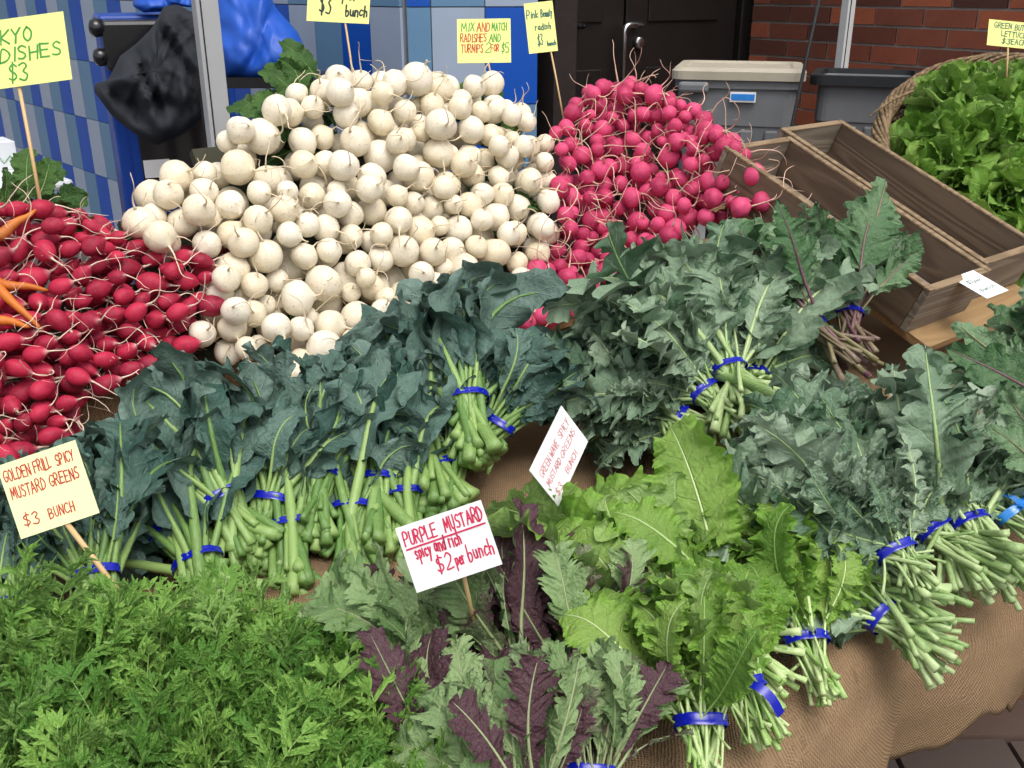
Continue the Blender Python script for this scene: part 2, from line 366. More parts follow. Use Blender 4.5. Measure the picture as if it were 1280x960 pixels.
# tiled building wall: left flank, then the pillar face beside the door
TH = math.radians(-42)
WD = Vector((math.sin(TH), math.cos(TH), 0)); CORNER = at(503, 0, 3.6); CORNER.z = 0
def wall_tiles(name, label, p0, d, ncol, w0, colshift, first_w=None):
    nrm = Vector((d.y, -d.x, 0))
    if nrm.dot(-p0) < 0: nrm = -nrm
    L = ncol * w0
    wm = MB(); a = p0; b = p0 + d * L
    hgt = 3.2
    back = -nrm * 0.25
    wm.add([a, b, b + back, a + back, a + Vector((0, 0, hgt)), b + Vector((0, 0, hgt)), b + back + Vector((0, 0, hgt)), a + back + Vector((0, 0, hgt))],
           [(0, 1, 5, 4), (1, 2, 6, 5), (2, 3, 7, 6), (3, 0, 4, 7), (4, 5, 6, 7), (3, 2, 1, 0)])
    wall = wm.build(name, M['grout'], smooth=False)
    tag(wall, label, 'wall')
    th = 0.35; z0 = 1.43 - 4 * th
    tm = {}
    def tile_me(ww, col):
        key = (round(ww, 4), col)
        if key not in tm:
            m = MB(); t = 0.002
            m.box((t, 0, t), (ww - t, 0.012, th - t)); m2 = m.me('tile', M[col], False); tm[key] = m2
        return tm[key]
    cols = ['tile_steel', 'tile_grey', 'tile_blue']
    X = 0.0; ci = 0
    while X < L - 1e-4:
        ww = first_w if (first_w and ci == 0) else w0
        for r in range(6):
            z = z0 + r * th
            if z + th < 0.02 or z > 2.2: continue
            c = cols[(ci * 1 + r * 2 + colshift) % 3]
            o = bpy.data.objects.new('tile', tile_me(ww, c))
            # local x along d, local y along nrm
            Rm = Matrix((( d.x, nrm.x, 0, 0), (d.y, nrm.y, 0, 0), (0, 0, 1, 0), (0, 0, 0, 1)))
            q = p0 + d * X + Vector((0, 0, max(z, 0.0))) + nrm * rnd.uniform(0, 0.0015)
            o.matrix_world = Matrix.Translation(q) @ Rm
            link(o, wall)
        X += ww; ci += 1
    return wall
wall_tiles('tiled_wall', 'long wall of vertical blue, steel and grey tiles behind the black jacket', CORNER, WD, 34, 0.20, 1)
PF = Vector((math.sin(math.radians(82)), math.cos(math.radians(82)), 0))
wall_tiles('tiled_pillar', 'tiled pillar face beside the dark door, behind the turnip heap', CORNER + PF * 0.012, PF, 2, 0.20, 0, 0.09)
PEND = CORNER + PF * 0.40

# brick wall with single bricks
BTH = math.radians(-33); BD = -Vector((math.sin(BTH), math.cos(BTH), 0))     # runs towards the camera's side
B0 = at(938, 60, 4.75); B0.z = 0
bn = Vector((BD.y, -BD.x, 0)); bn = bn if bn.dot(-B0) > 0 else -bn
m = MB(); L = 3.4; bk = -bn * 0.3; a, b = B0, B0 + BD * L; Hh = Vector((0, 0, 3.0))
m.add([a, b, b + bk, a + bk, a + Hh, b + Hh, b + bk + Hh, a + bk + Hh], [(0, 1, 5, 4), (1, 2, 6, 5), (2, 3, 7, 6), (3, 0, 4, 7), (4, 5, 6, 7), (3, 2, 1, 0)])
bw = tag(m.build('brick_wall', M['mortar'], smooth=False), 'red brown brick wall behind the storage bins and lettuce basket', 'wall')
bl, bh, mo = 0.235, 0.0745, 0.011
def brick_me(l):
    m = MB(); m.box((0, 0, 0), (l, 0.010, bh - mo)); return m.me('brick', M['brick'], False)
full, half = brick_me(bl - mo), brick_me(bl / 2 - mo)
Rm = Matrix(((BD.x, bn.x, 0, 0), (BD.y, bn.y, 0, 0), (0, 0, 1, 0), (0, 0, 0, 1)))
for r in range(10, 23):
    z = r * bh + 0.01
    X = 0.0; first = r % 2
    while X < 2.75:
        l = bl / 2 if (first and X == 0.0) else bl
        o = bpy.data.objects.new('brick', half if l < bl else full)
        o.matrix_world = Matrix.Translation(B0 + BD * (X + mo / 2) + Vector((0, 0, z)) + bn * rnd.uniform(0, 0.002)) @ Rm
        link(o, bw); X += l

# dark double door in the recess between pillar and brick wall
D0, D1 = PEND + Vector((0.0, 0.55, 0)), B0 + Vector((0.02, 0.12, 0))
dd = (D1 - D0); DL = dd.length; dd.normalize(); dn = Vector((dd.y, -dd.x, 0))
DR = Matrix(((dd.x, dn.x, 0, D0.x), (dd.y, dn.y, 0, D0.y), (0, 0, 1, 0), (0, 0, 0, 1)))
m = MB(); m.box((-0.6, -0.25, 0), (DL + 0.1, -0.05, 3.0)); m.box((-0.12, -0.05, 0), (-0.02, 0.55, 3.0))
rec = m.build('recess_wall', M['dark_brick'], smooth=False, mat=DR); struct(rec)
door = empty('double_door'); door.matrix_world = DR; tag(door, 'dark brown double door with steel pull handle behind the pink radishes', 'door')
split = DL * 0.44
for x0, x1 in ((0.02, split - 0.006), (split + 0.006, DL - 0.10)):
    m = MB(); m.box((x0, -0.048, 0.01), (x1, 0.0, 2.5)); p = bevel(m.build('door_leaf', M['dark_paint'], door, False), 0.004)
    for zz in (0.25, 1.35):
        m = MB(); m.box((x0 + 0.12, 0.001, zz), (x1 - 0.12, 0.010, zz + 0.9)); bevel(m.build('panel', M['dark_paint'], p, False), 0.006)
m = MB(); m.box((DL - 0.095, -0.048, 0), (DL - 0.01, 0.035, 2.7)); m.box((-0.02, -0.048, 0), (0.017, 0.03, 2.7)); bevel(m.build('door_frame', M['dark_paint'], door, False), 0.005)
def handle(x, sgn):
    m = MB(); pts = [(x + sgn * 0.10, 0.005, 1.34)]
    for k in range(7):
        a = k / 6 * math.pi / 2; pts.append((x + sgn * (0.03 - 0.03 * math.sin(a)), 0.07, 1.31 + 0.03 * math.cos(a)))
    pts.insert(1, (x + sgn * 0.09, 0.07, 1.34))
    pts += [(x, 0.07, 1.08), (x + sgn * 0.02, 0.06, 1.05), (x + sgn * 0.08, 0.005, 1.05)]
    return m.tube(pts, 0.0125, 10)
handle(split - 0.05, 1 if False else 1).build('pull_handle', M['steel'], door)
handle(split - 0.36, 1).build('pull_handle', M['black_plastic'], door)
m = MB(); m.tube([(split + 0.075, 0.0, 1.26), (split + 0.075, 0.022, 1.26), (split + 0.075, 0.026, 1.26)], [0.026, 0.026, 0.018], 16); m.build('lock_cylinder', M['steel'], door)

# ------------------------------------------------------------------ table, burlap, back rack
table = empty('display_table', tab(0, 0)); table.rotation_euler[2] = ROW
tag(table, 'long market display table hidden beneath the brown burlap cloth', 'table')
m = MB(); m.box((-1.75, 0.03, 0.70), (2.2, 1.33, 0.738)); m.build('table_top', M['tan_board'], table, False)
for x in (-1.65, 2.1):
    for y in (0.12, 1.25):
        m = MB(); m.box((x - .025, y - .025, 0), (x + .025, y + .025, 0.70)); m.build('leg', M['pole_grey'], table, False)
from mathutils import noise as mn
def nz3(x, y, z=0.0): return mn.noise(Vector((x, y, z)))
def burlap_pt(a, b):
    # b >= 0 on the table, b < 0 hangs over the edge
    edge = 0.012 * math.sin(a * 9) + 0.014 * nz3(a * 3, 1)
    if b >= 0:
        z = TABLE_Z + 0.016 * nz3(a * 4, b * 4) + 0.008 * nz3(a * 11, b * 11) + 0.012 * max(0, nz3(a * 6 - b * 3, 5)) 
        if b < 0.05: z -= 0.03 * (1 - b / 0.05) ** 2
        z += 0.10 * max(0, min(1, (b - 1.14) / 0.05))
        return Vector((a, b + edge * max(0, 1 - b / .2), z))
    d = -b
    f = math.sin(a * 17 + 1.6 * math.sin(a * 4.1) + d * 3) + 0.9 * nz3(a * 7, 4 + d * 2) + 0.4 * nz3(a * 19, 8)
    out = 0.012 + 0.017 * min(1, d / 0.15) * f + 0.02 * min(1, d / .1)
    return Vector((a + 0.015 * nz3(a * 5, d * 5), edge - out * min(1, d / 0.05 + 0.2), TABLE_Z - 0.03 - d * 0.985))
NA, NBb = 300, 130
def bf(u, v):
    a = -1.8 + 4.05 * u
    hem = 0.150 + 0.018 * math.sin(a * 7 + 1) + 0.06 * nz3(a * 6, 9) + 0.03 * nz3(a * 17, 3) + 0.05 * max(0, 1 - abs(a - 0.43) / 0.035) - 0.06 * max(0, min(1, (a - 0.40) / 0.12))
    b = -hem + v * (hem + 1.30)
    return burlap_pt(a, b)
m = MB(); m.grid(bf, NA, NBb); cloth = m.build('burlap_cloth', M['burlap']); cloth.matrix_world = TM
so = cloth.modifiers.new('thick', 'SOLIDIFY'); so.thickness = 0.003; so.offset = -1
tag(cloth, 'brown burlap cloth covering the display table and hanging over its edge', 'cloth')

# heap plane of the back row: starts on a line L0 and climbs steeply
ALPHA = math.radians(56); H0 = on(330, 462, 0.86); TA = math.tan(ALPHA)
HN = (Vector((0, 0, 1)) * math.cos(ALPHA) - NB * math.sin(ALPHA)).normalized()     # outward normal
def heap_hit(px, py, off=0.0):
    r = ray(px, py); C = Vector((0, 0, CAMZ)); P0 = H0 + HN * off
    s = (P0 - C).dot(HN) / r.dot(HN)
    return C + r * s
rack = empty('slanted_rack', H0.xy.to_3d()); tag(rack, 'dark slanted board rack behind the heaped turnips and radishes', 'rack')
RK = Matrix.Translation(Vector((H0.x, H0.y, 0))) @ Matrix.Rotation(ROW, 4, 'Z'); rack.matrix_world = RK
def rack_board(a0, a1, lo, hi):
    m = MB(); t = 0.10; V = []
    for a in (a0, a1):
        for b, z in ((lo, 0), (hi, 0)):
            zz = 0.86 + b * TA; p = Vector((a, b, zz)) + Vector((0, math.sin(ALPHA), -math.cos(ALPHA))) * t
            V += [p, p + Vector((0, math.sin(ALPHA), -math.cos(ALPHA))) * 0.02]
    m.add(V, [(0, 4, 6, 2), (1, 3, 7, 5), (0, 2, 3, 1), (4, 5, 7, 6), (2, 6, 7, 3), (0, 1, 5, 4)])
    m.build('board', M['board_dark'], rack, False)
rack_board(-0.75, -0.13, -0.08, 0.13); rack_board(-0.127, 0.05, -0.08, 0.20); rack_board(0.053, 0.40, -0.08, 0.27); rack_board(0.403, 0.56, -0.08, 0.245); rack_board(0.563, 0.85, -0.08, 0.15)
for a in (-0.7, 0.05, 0.9):
    for b in (0.06, 0.42):
        m = MB(); m.box((a - .02, b - .02, 0), (a + .02, b + .02, 0.80 + 0.1 * (b > .2))); m.build('leg', M['tan_board'], rack, False)
m = MB(); m.box((-0.8, 0.02, 0.775), (1.05, 0.5, 0.80)); m.build('shelf', M['tan_board'], rack, False)

# ------------------------------------------------------------------ leaves
def lobe(p, pw=0.55): return abs(math.sin(math.pi * p)) ** pw
KINDS = {}
def leaf_mesh(name, mats, seed, Lp, Lb, ls, width, env, nl=0, depth=0., nt=0, tdepth=0., sweep=0.5, ruf=0.0, rfreq=6, fold=0.25,
              bend=0.8, stem_r=0.012, rows=64, half=4, tipbend=0.0, ruf_pow=1.6, lpow=0.6, crumple=0.03, twist=0.4):
    """unit leaf: tie at x=0, cut end at x=-ls, blade from x=Lp to Lp+Lb"""
    R = random.Random(seed); stem_r *= R.uniform(0.7, 1.3)
    bend *= R.uniform(0.4, 1.5); tw = R.uniform(-twist, twist); side = R.uniform(-0.35, 0.35)
    wid = width * R.uniform(0.85, 1.15); fo = fold * R.uniform(-0.3, 1.4)
    ph = [R.uniform(0, 1), R.uniform(0, 1)]; rp = [R.uniform(0, 6.28) for _ in range(6)]
    nl_ = nl * R.uniform(0.85, 1.15); nt_ = nt * R.uniform(0.9, 1.1)
    # centre line (starts at cut end)
    ks = 7; npet = 10
    xs = [-ls + (ls + Lp) * i / npet for i in range(npet + 1)]
    cb = [R.uniform(-.05, .05), R.uniform(-.05, .05)]
    path = [Vector((x, cb[0] * ((x + ls) / (ls + Lp)) * (x / Lp if x > 0 else x / max(ls, 1e-3)) , cb[1] * x * x / max(Lp, .1))) for x in xs]
    d0 = (path[-1] - path[-2]).normalized()
    ang, yaw = math.asin(max(-1, min(1, d0.z))), math.atan2(d0.y, d0.x)
    P = [path[-1]]; frames = []
    lift = R.uniform(0.0, 0.35)
    for i in range(rows + 1):
        t = i / rows
        a = ang + lift * min(1, t * 4) - bend * t ** 1.6 - tipbend * max(0, t - 0.7) * 3.3
        y = yaw + side * t
        T = Vector((math.cos(a) * math.cos(y), math.cos(a) * math.sin(y), math.sin(a)))
        Yv = Vector((-math.sin(y), math.cos(y), 0)); Zv = T.cross(Yv)
        c, s_ = math.cos(tw * t), math.sin(tw * t)
        frames.append((T, Yv * c + Zv * s_, Zv * c - Yv * s_))
        if i: P.append(P[-1] + T * (Lb / rows))
    mb = MB()
    V = []; UV = []; ncol = 2 * half + 1
    for i in range(rows + 1):
        t = i / rows; T, Y, Z = frames[i]
        for j in range(ncol):
            q = (j - half) / half; sg = 1 if q > 0 else 0; aq = abs(q)
            wv = env(t)
            if nl:
                wv *= (1 - depth) + depth * lobe(t * nl_ + ph[sg] + 0.35 * nz3(t * 3.5, seed, sg * 5), lpow) * (0.85 + 0.5 * nz3(t * nl_ * .9, seed + 7, sg * 3))
            if nt: wv *= 1 - tdepth * (1 - lobe(t * nt_ + ph[1 - sg] + 0.4 * nz3(t * 9, seed + 3, sg), 0.8)) * (0.6 + 0.8 * abs(nz3(t * 7, seed + 1, sg)))
            wv *= wid
            rz = ruf * (aq ** ruf_pow) * (0.45 * math.sin(2 * math.pi * rfreq * t + rp[1 + sg] + 2.5 * nz3(t * 4, seed, sg * 9)) + 1.5 * nz3(t * rfreq * 1.7, seed * 1.7, sg * 4 + aq * .8) + 0.9 * nz3(t * rfreq * 4, seed * 2.3, sg * 6 + aq)) * min(1, env(t) * 1.6)
            ry = ruf * 0.5 * (aq ** ruf_pow) * 1.6 * nz3(t * rfreq * 2.2, seed * 3.1, 20 + sg * 4)
            cup = fo * aq * wv - 0.25 * fo * aq * aq * wv
            wob = 0.02 * math.sin(7 * t + rp[0] + q * 2)
            base_p = P[i] + T * (sweep * aq * wv + ry * 0.6) + Y * (q * wv) * (1 + 0.0) + Z * (rz + cup + wob * aq * 0.5)
            cv = mn.noise_vector(base_p * 4.5 + Vector((seed, 0, 0))) * crumple * aq + mn.noise_vector(base_p * 13 + Vector((0, seed, 0))) * crumple * 0.45 * aq
            V.append(base_p + cv); UV.append((t, 0.5 + 0.5 * q))
    F = [(i * ncol + j, (i + 1) * ncol + j, (i + 1) * ncol + j + 1, i * ncol + j + 1) for i in range(rows) for j in range(ncol - 1)]
    mb.add(V, F, UV, 0)
    # petiole running on into the midrib
    if stem_r > 0:
        idx = list(range(0, rows - 4, 5)); sp = path[:-1] + [P[i] + frames[i][2] * 0.001 for i in idx]
        k = len(path) - 1
        rr = [stem_r * R.uniform(0.9, 1.15) * (1.05 - 0.25 * i / k) for i in range(k)] + [stem_r * 0.75 * (1 - i / max(1, len(idx))) ** 0.9 + 0.0012 for i in range(len(idx))]
        if ls > 0.02:
            rr[0] *= 1.12
        mb.tube(sp, rr, 7, 1)
    return mb.me(name, mats)
def e_ovate(t): return max(0.0, math.sin(math.pi * min(1, t ** 0.62))) ** 0.75 * (1 if t < 1 else 0) + 0.004
def e_obov(t): return max(0.0, math.sin(math.pi * t ** 1.35)) ** 0.65 + 0.05 * (1 - t)
def e_long(t): return max(0.0, math.sin(math.pi * t ** 0.9)) ** 0.6 + 0.004
def e_round(t): return max(0.0, 1 - (2 * t ** 0.85 - 1) ** 2) ** 0.5 + 0.02
def variants(key, n, mats, seed, **kw):
    KINDS[key] = [leaf_mesh('leaf', [M[x] for x in mats], seed + i, **kw) for i in range(n)]
def e_paddle(t): return max(0.0, math.sin(math.pi * t ** 0.85)) ** 0.5 + 0.004
variants('raab', 9, ('raab_leaf', 'raab_stem'), 100, Lp=0.20, Lb=0.80, ls=0.44, width=0.17, env=e_paddle, nl=2.2, depth=0.18, sweep=0.1, ruf=0.060, rfreq=2.2, fold=0.45, bend=1.5, stem_r=0.026, rows=44, half=5, tipbend=0.6, twist=1.4, crumple=0.07)
variants('raabfine', 9, ('raab_leaf', 'raab_stem'), 150, Lp=0.20, Lb=0.80, ls=0.44, width=0.17, env=e_long, nl=4.6, depth=0.85, nt=13, tdepth=0.3, sweep=0.8, ruf=0.045, rfreq=4, fold=0.5, bend=1.2, stem_r=0.021, rows=84, half=3, twist=1.2, crumple=0.06)
KW = dict(lpow=0.75, env=e_ovate, nl=4.0, depth=0.70, nt=17, tdepth=0.42, sweep=0.4, ruf=0.085, rfreq=6.0, fold=0.22, bend=1.1, stem_r=0.016, rows=96, half=5, twist=0.9, ruf_pow=2.3, crumple=0.06)
variants('kale', 8, ('kale_leaf', 'kale_stem'), 200, Lp=0.24, Lb=0.76, ls=0.42, width=0.25, **KW)
KA = KINDS['kale']; variants('kale', 8, ('kale_leaf', 'kale_stem'), 230, Lp=0.08, Lb=0.88, ls=0.42, width=0.28, **KW); KINDS['kale'] += KA
variants('darkkale', 9, ('dark_kale_leaf', 'purple_stem'), 250, Lp=0.30, Lb=0.70, ls=0.45, width=0.22, env=e_ovate, nl=3, depth=0.4, nt=12, tdepth=0.28, sweep=0.4, ruf=0.045, rfreq=5.5, fold=0.3, bend=1.0, stem_r=0.016, rows=80, half=4, twist=0.9, crumple=0.05)
variants('wave', 11, ('wave_leaf', 'wave_stem'), 300, Lp=0.10, Lb=0.90, ls=0.40, width=0.24, env=e_obov, nl=3, depth=0.14, nt=26, tdepth=0.22, sweep=0.12, ruf=0.060, rfreq=8, fold=0.2, bend=0.9, stem_r=0.014, rows=140, half=6, ruf_pow=3.0, tipbend=0.5, twist=0.8, crumple=0.04)
variants('purple', 12, ('purple_mustard_leaf', 'purple_mustard_stem'), 350, Lp=0.18, Lb=0.82, ls=0.35, width=0.21, env=e_obov, nl=4.5, depth=0.62, nt=17, tdepth=0.42, sweep=0.75, ruf=0.030, rfreq=5, fold=0.3, bend=1.0, stem_r=0.014, rows=110, half=4, twist=0.9, crumple=0.05)
def frill_mesh(seed):
    """feathery unit leaf: midrib with side lobes that carry their own small lobes"""
    R = random.Random(seed); mb = MB(); rows = 16
    bend, side, lift = R.uniform(0.2, 1.5), R.uniform(-.6, .6), R.uniform(0, .4); P = [Vector((0, 0, 0))]; fr = []
    for i in range(rows + 1):
        t = i / rows; a = lift - bend * t ** 1.5; y = side * t
        T = Vector((math.cos(a) * math.cos(y), math.cos(a) * math.sin(y), math.sin(a))); Y = Vector((-math.sin(y), math.cos(y), 0)); fr.append((T, Y, T.cross(Y)))
        if i: P.append(P[-1] + T / rows)
    def strip(p, d, n, L, w, k, t0):
        V = []; uv = []; c = Vector((R.gauss(0, .35), R.gauss(0, .35), R.gauss(-.1, .35))); pts = []
        for i in range(k + 1):
            u = i / k; b = n.cross(d); b = b.normalized() if b.length > 1e-5 else d.orthogonal()
            ww = w * (0.75 + 0.5 * math.sin(math.pi * min(1, u * 1.1))) * (1 if i < k else .3)
            V += [p + b * ww + n * ww * .35, p - n * ww * .12, p - b * ww + n * ww * .35]; uv += [(t0, .15), (t0, .3), (t0, .15)]; pts.append((p.copy(), d.copy(), b.copy()))
            d = (d + c / k).normalized(); p = p + d * (L / k)
        mb.add(V, [(3 * i + j, 3 * i + j + 1, 3 * i + j + 4, 3 * i + j + 3) for i in range(k) for j in (0, 1)], uv, 0)
        return pts
    mb.tube([p for p in P], [0.013 * (1 - .75 * i / rows) for i in range(rows + 1)], 5, 1)
    for sg in (-1, 1):
        n = R.randint(6, 8)
        for k in range(n):
            t = 0.22 + 0.76 * (k + R.uniform(-.25, .25)) / n; i = max(1, min(rows, int(t * rows))); T, Y, Z = fr[i]
            L = (0.10 + 0.24 * math.sin(math.pi * min(1, t * .85))) * R.uniform(.8, 1.2); an = math.radians(R.uniform(35, 62))
            d = (T * math.cos(an) + Y * sg * math.sin(an) + Z * R.gauss(.12, .2)).normalized()
            pts = strip(P[i], d, (Z + Y * R.gauss(0, .3)).normalized(), L, 0.022, 5, t)
            for q in (2, 3, 4):
                for s2 in (-1, 1):
                    p_, d_, b_ = pts[q]; strip(p_, (d_ * .75 + b_ * s2 * .65 + Z * R.gauss(.05, .22)).normalized(), Z, L * R.uniform(.22, .42), 0.014, 2, t)
    T, Y, Z = fr[-1]
    for an in (-.7, -.25, .25, .7): strip(P[-2], (T + Y * an + Z * R.gauss(0, .2)).normalized(), Z, 0.14 * R.uniform(.8, 1.2), 0.02, 3, 1.0)
    return mb.me('leaf', [M['frill_leaf'], M['frill_stem']])
KINDS['frill'] = [frill_mesh(400 + i) for i in range(12)]
variants('tops', 6, ('top_leaf', 'top_stem'), 450, Lp=0.25, Lb=0.75, ls=0.05, width=0.20, env=e_obov, nl=3, depth=0.3, nt=12, tdepth=0.15, sweep=0.3, ruf=0.03, rfreq=4, fold=0.25, bend=0.8, stem_r=0.014, rows=64, crumple=0.05)
variants('lettuce', 8, ('lettuce_leaf', 'wave_stem'), 500, Lp=0.02, Lb=0.98, ls=0.0, width=0.46, env=e_round, nl=3, depth=0.08, nt=0, sweep=0.1, ruf=0.08, rfreq=3.2, fold=0.5, bend=-0.7, stem_r=0.0, rows=40, half=6, ruf_pow=2.0, tipbend=0.9, twist=0.5, crumple=0.07)

def frame(X, up, roll=0.0):
    X = X.normalized(); Z = (up - X * up.dot(X)); Z = Z.normalized() if Z.length > 1e-5 else X.orthogonal().normalized()
    Z = Matrix.Rotation(roll, 3, X) @ Z; Y = Z.cross(X)
    return Matrix(((X.x, Y.x, Z.x), (X.y, Y.y, Z.y), (X.z, Y.z, Z.z)))

def ribbon_me(r, wdt, flat):
    m = MB(); n = 28
    def f(u, v):
        a = 2 * math.pi * u; rr = r * (1 + 0.03 * math.sin(3 * a) + 0.02 * math.sin(7 * a)); x = (v - 0.5) * wdt + 0.0015 * math.sin(2 * a + 1)
        bulge = 0.0012 * math.sin(v * math.pi * 3)
        return Vector((x, (rr + bulge) * math.cos(a), (rr + bulge) * flat * math.sin(a)))
    m.grid(f, n, 4)
    return m
def bow(m, r, flat, R):
    for sgn in (-1, 1):
        L = R.uniform(0.025, 0.045); w_ = 0.005; d1 = R.uniform(-.4, .4)
        p0 = Vector((0, 0, r * flat + 0.002))
        def f(u, v, sgn=sgn, L=L, d1=d1):
            return p0 + Vector((sgn * L * u * 0.9 + (v - .5) * w_ * 2 * d1, (v - .5) * w_ * 2 + d1 * L * u * 1.3, 0.012 * math.sin(u * 2.6) - 0.02 * u * u))
        m.grid(f, 6, 2)
    return m

def bunch(name, label, group, kind, tie, tip, n=20, spread=30, pitch=16, rt=0.030, size=1.0, up=None, roll=35, flat=0.8, band='ribbon', has_bow=False, cat='greens', kinds2=None, seed=None, ribbon_w=0.012, dens=1.4):
    R = random.Random(seed if seed is not None else hash((tie[0], tie[1], kind)) if False else int(tie[0] * 31 + tie[1] * 17) % 99991)
    T0 = on(*tie); T1 = on(*tip); ax = T1 - T0; reach = ax.length * size; X = ax.normalized()
    up = up or Vector((0, -0.5, 1)); B = frame(X, up)
    root = empty(name); root.matrix_world = Matrix.Translation(T0) @ B.to_4x4()
    tag(root, label, cat, group)
    Ki = KINDS[kind]; K2 = KINDS[kinds2] if kinds2 else Ki
    n = int(n * dens)
    for i in range(n):
        rr = rt * 0.80 * math.sqrt((i + 0.5) / n); th = i * 2.39996 + R.uniform(-.3, .3)
        oy, oz = rr * math.cos(th), rr * math.sin(th) * flat
        psi = math.radians(spread) * (oy / rt) + math.radians(R.gauss(0, spread * 0.34))
        the = math.radians(pitch) * (oz / rt) + math.radians(R.gauss(2, pitch * 0.42))
        d = Vector((math.cos(psi) * math.cos(the), math.sin(psi) * math.cos(the), math.sin(the)))
        s = reach * (R.uniform(0.55, 1.06) if i % 3 else R.uniform(0.9, 1.12)) * (1.0 - 0.12 * max(0, oz / rt))
        F = frame(d, Vector((0, -0.2 * math.sin(psi), 1)), math.radians(R.gauss(0, roll)))
        mt = Matrix.Translation((0, oy, oz)) @ F.to_4x4() @ Matrix.Diagonal((s, s * R.uniform(0.85, 1.15), s * R.uniform(0.9, 1.25), 1))
        me_ = (K2 if R.random() < 0.4 else Ki)[R.randrange(len(Ki))]
        obj('leaf', me_, root, mt)
    if band:
        rr_ = rt * 0.74 + {'raab': .026, 'raabfine': .021}.get(kind, .015) * reach * 0.95 + 0.001
        rb = ribbon_me(rr_, ribbon_w, flat)
        if has_bow: bow(rb, rr_, flat, R)
        rb.build('ribbon', M[band], root)
    return root

G1 = 'blue-green raab bunches below the turnips'
raab = [
 # tie, tip, kind, n, spread, label
 ((278, 622, .845), (195, 478, .97), 'raab', 'raab', 26, 38, 'raab bunch with big smooth blue-green leaves, ribbon across pale thick stems beside the radishes'),
 ((337, 628, .82), (375, 478, .93), 'raab', 'raabfine', 20, 24, 'raab bunch squeezed just beside the big smooth-leaved one, low ribbon'),
 ((398, 594, .84), (415, 452, .94), 'raabfine', 'raabfine', 24, 32, 'raab bunch of narrow frilled leaves right below the turnip heap'),
 ((470, 602, .82), (470, 452, .92), 'raabfine', 'raab', 24, 28, 'raab bunch behind the purple mustard card, ribbon knotted over spreading stems'),
 ((214, 662, .82), (130, 545, .90), 'raab', 'raab', 20, 30, 'raab bunch whose short stems stick out over the frilly mustard greens'),
 ((585, 500, .90), (565, 372, 1.0), 'raab', 'raab', 24, 34, 'raab bunch topped by one tall curled leaf against the turnips'),
 ((530, 560, .84), (490, 428, .93), 'raabfine', 'raab', 20, 30, 'raab bunch with loose dark leaves between the narrow frilled and tall curled ones'),
 ((622, 530, .86), (690, 432, .96), 'raab', 'raabfine', 22, 36, 'raab bunch lying against the grey-green kale, behind the tilted white card'),
 ((121, 722, .84), (105, 570, .92), 'raabfine', 'raabfine', 24, 28, 'bunch of thin-stemmed feathery greens behind the golden frill card'),
 ((248, 705, .795), (190, 565, .86), 'raab', 'raab', 16, 28, 'raab bunch low between the short-stemmed one and the frilly mustard'),
 ((362, 662, .795), (345, 525, .87), 'raab', 'raabfine', 16, 28, 'raab bunch tucked low under its neighbours beside a bare burlap patch'),
 ((440, 640, .795), (440, 505, .87), 'raab', 'raabfine', 16, 28, 'raab bunch tucked low behind the purple mustard card corner'),
 ((508, 622, .80), (505, 495, .88), 'raab', 'raab', 16, 28, 'raab bunch with stems ending right above the purple mustard card'),
 ((560, 585, .82), (545, 455, .91), 'raab', 'raabfine', 16, 28, 'raab bunch wedged under the tall curled-leaf bunch'),
 ((0, 765, .82), (-10, 600, .90), 'raabfine', 'raabfine', 20, 30, 'thin-stemmed feathery greens bunch half hidden beneath the golden frill card'),
]
for tie, tip, k1, k2, n, spd, lab in raab:
    bunch('raab_bunch', lab, G1, k1, tie, tip, n=n, spread=spd, pitch=18, rt=0.034 if k1 == 'raab' else 0.03, kinds2=k2, size=1.12, roll=55, dens=1.8)

G2 = 'grey-green lobed kale bunches'
kale = [
 ((912, 462, .93), (800, 300, 1.06), 24, 34, 'lobed grey-green kale bunch leaning up against the pink radishes'),
 ((880, 490, .90), (728, 372, 1.00), 24, 34, 'lobed grey-green kale bunch beside the turnip and radish boundary'),
 ((850, 524, .86), (715, 470, .90), 20, 34, 'lobed grey-green kale bunch with one broad leaf by the tilted white card'),
 ((940, 470, .90), (905, 300, 1.04), 20, 30, 'lobed grey-green kale bunch between radishes and purple-stemmed kale'),
 ((1103, 768, .80), (880, 620, .86), 22, 30, 'kale bunch on the burlap with its ribbon nearest the table edge'),
 ((1085, 712, .83), (865, 545, .90), 24, 32, 'kale bunch tied just behind the one lying at the table edge'),
 ((1168, 664, .84), (965, 500, .93), 24, 34, 'kale bunch with a thick sheaf of pale stems over the burlap edge'),
 ((1212, 655, .84), (1040, 470, .94), 24, 34, 'kale bunch below the wooden crate, stems beside the pale blue ribbon'),
 ((1120, 690, .87), (1010, 560, .94), 22, 44, 'kale bunch heaped on top of the other kale bunches'),
 ((1075, 620, .87), (905, 500, .92), 20, 40, 'kale bunch whose leaf tips lie over the tied stems of the radish-side bunches'),
]
for tie, tip, n, spd, lab in kale:
    bunch('kale_bunch', lab, G2, 'kale', tie, tip, n=n, spread=spd * 1.35, pitch=34, rt=0.032, size=0.84, roll=42, dens=2.6)
bunch('kale_bunch', 'kale bunch tied with a bright pale blue ribbon at the table edge', G2, 'kale', (1264, 640, .84), (1130, 520, .93), n=22, spread=34, pitch=22, rt=0.032, size=1.1, roll=50, band='pale_ribbon', has_bow=True)
bunch('kale_bunch', 'lobed kale bunch at the foot of the radishes beside the dark raab leaves', G2, 'kale', (805, 500, .88), (685, 398, .96), n=22, spread=36, pitch=26, rt=0.03, roll=42, dens=1.6)
G3 = 'purple-stemmed kale bunches'
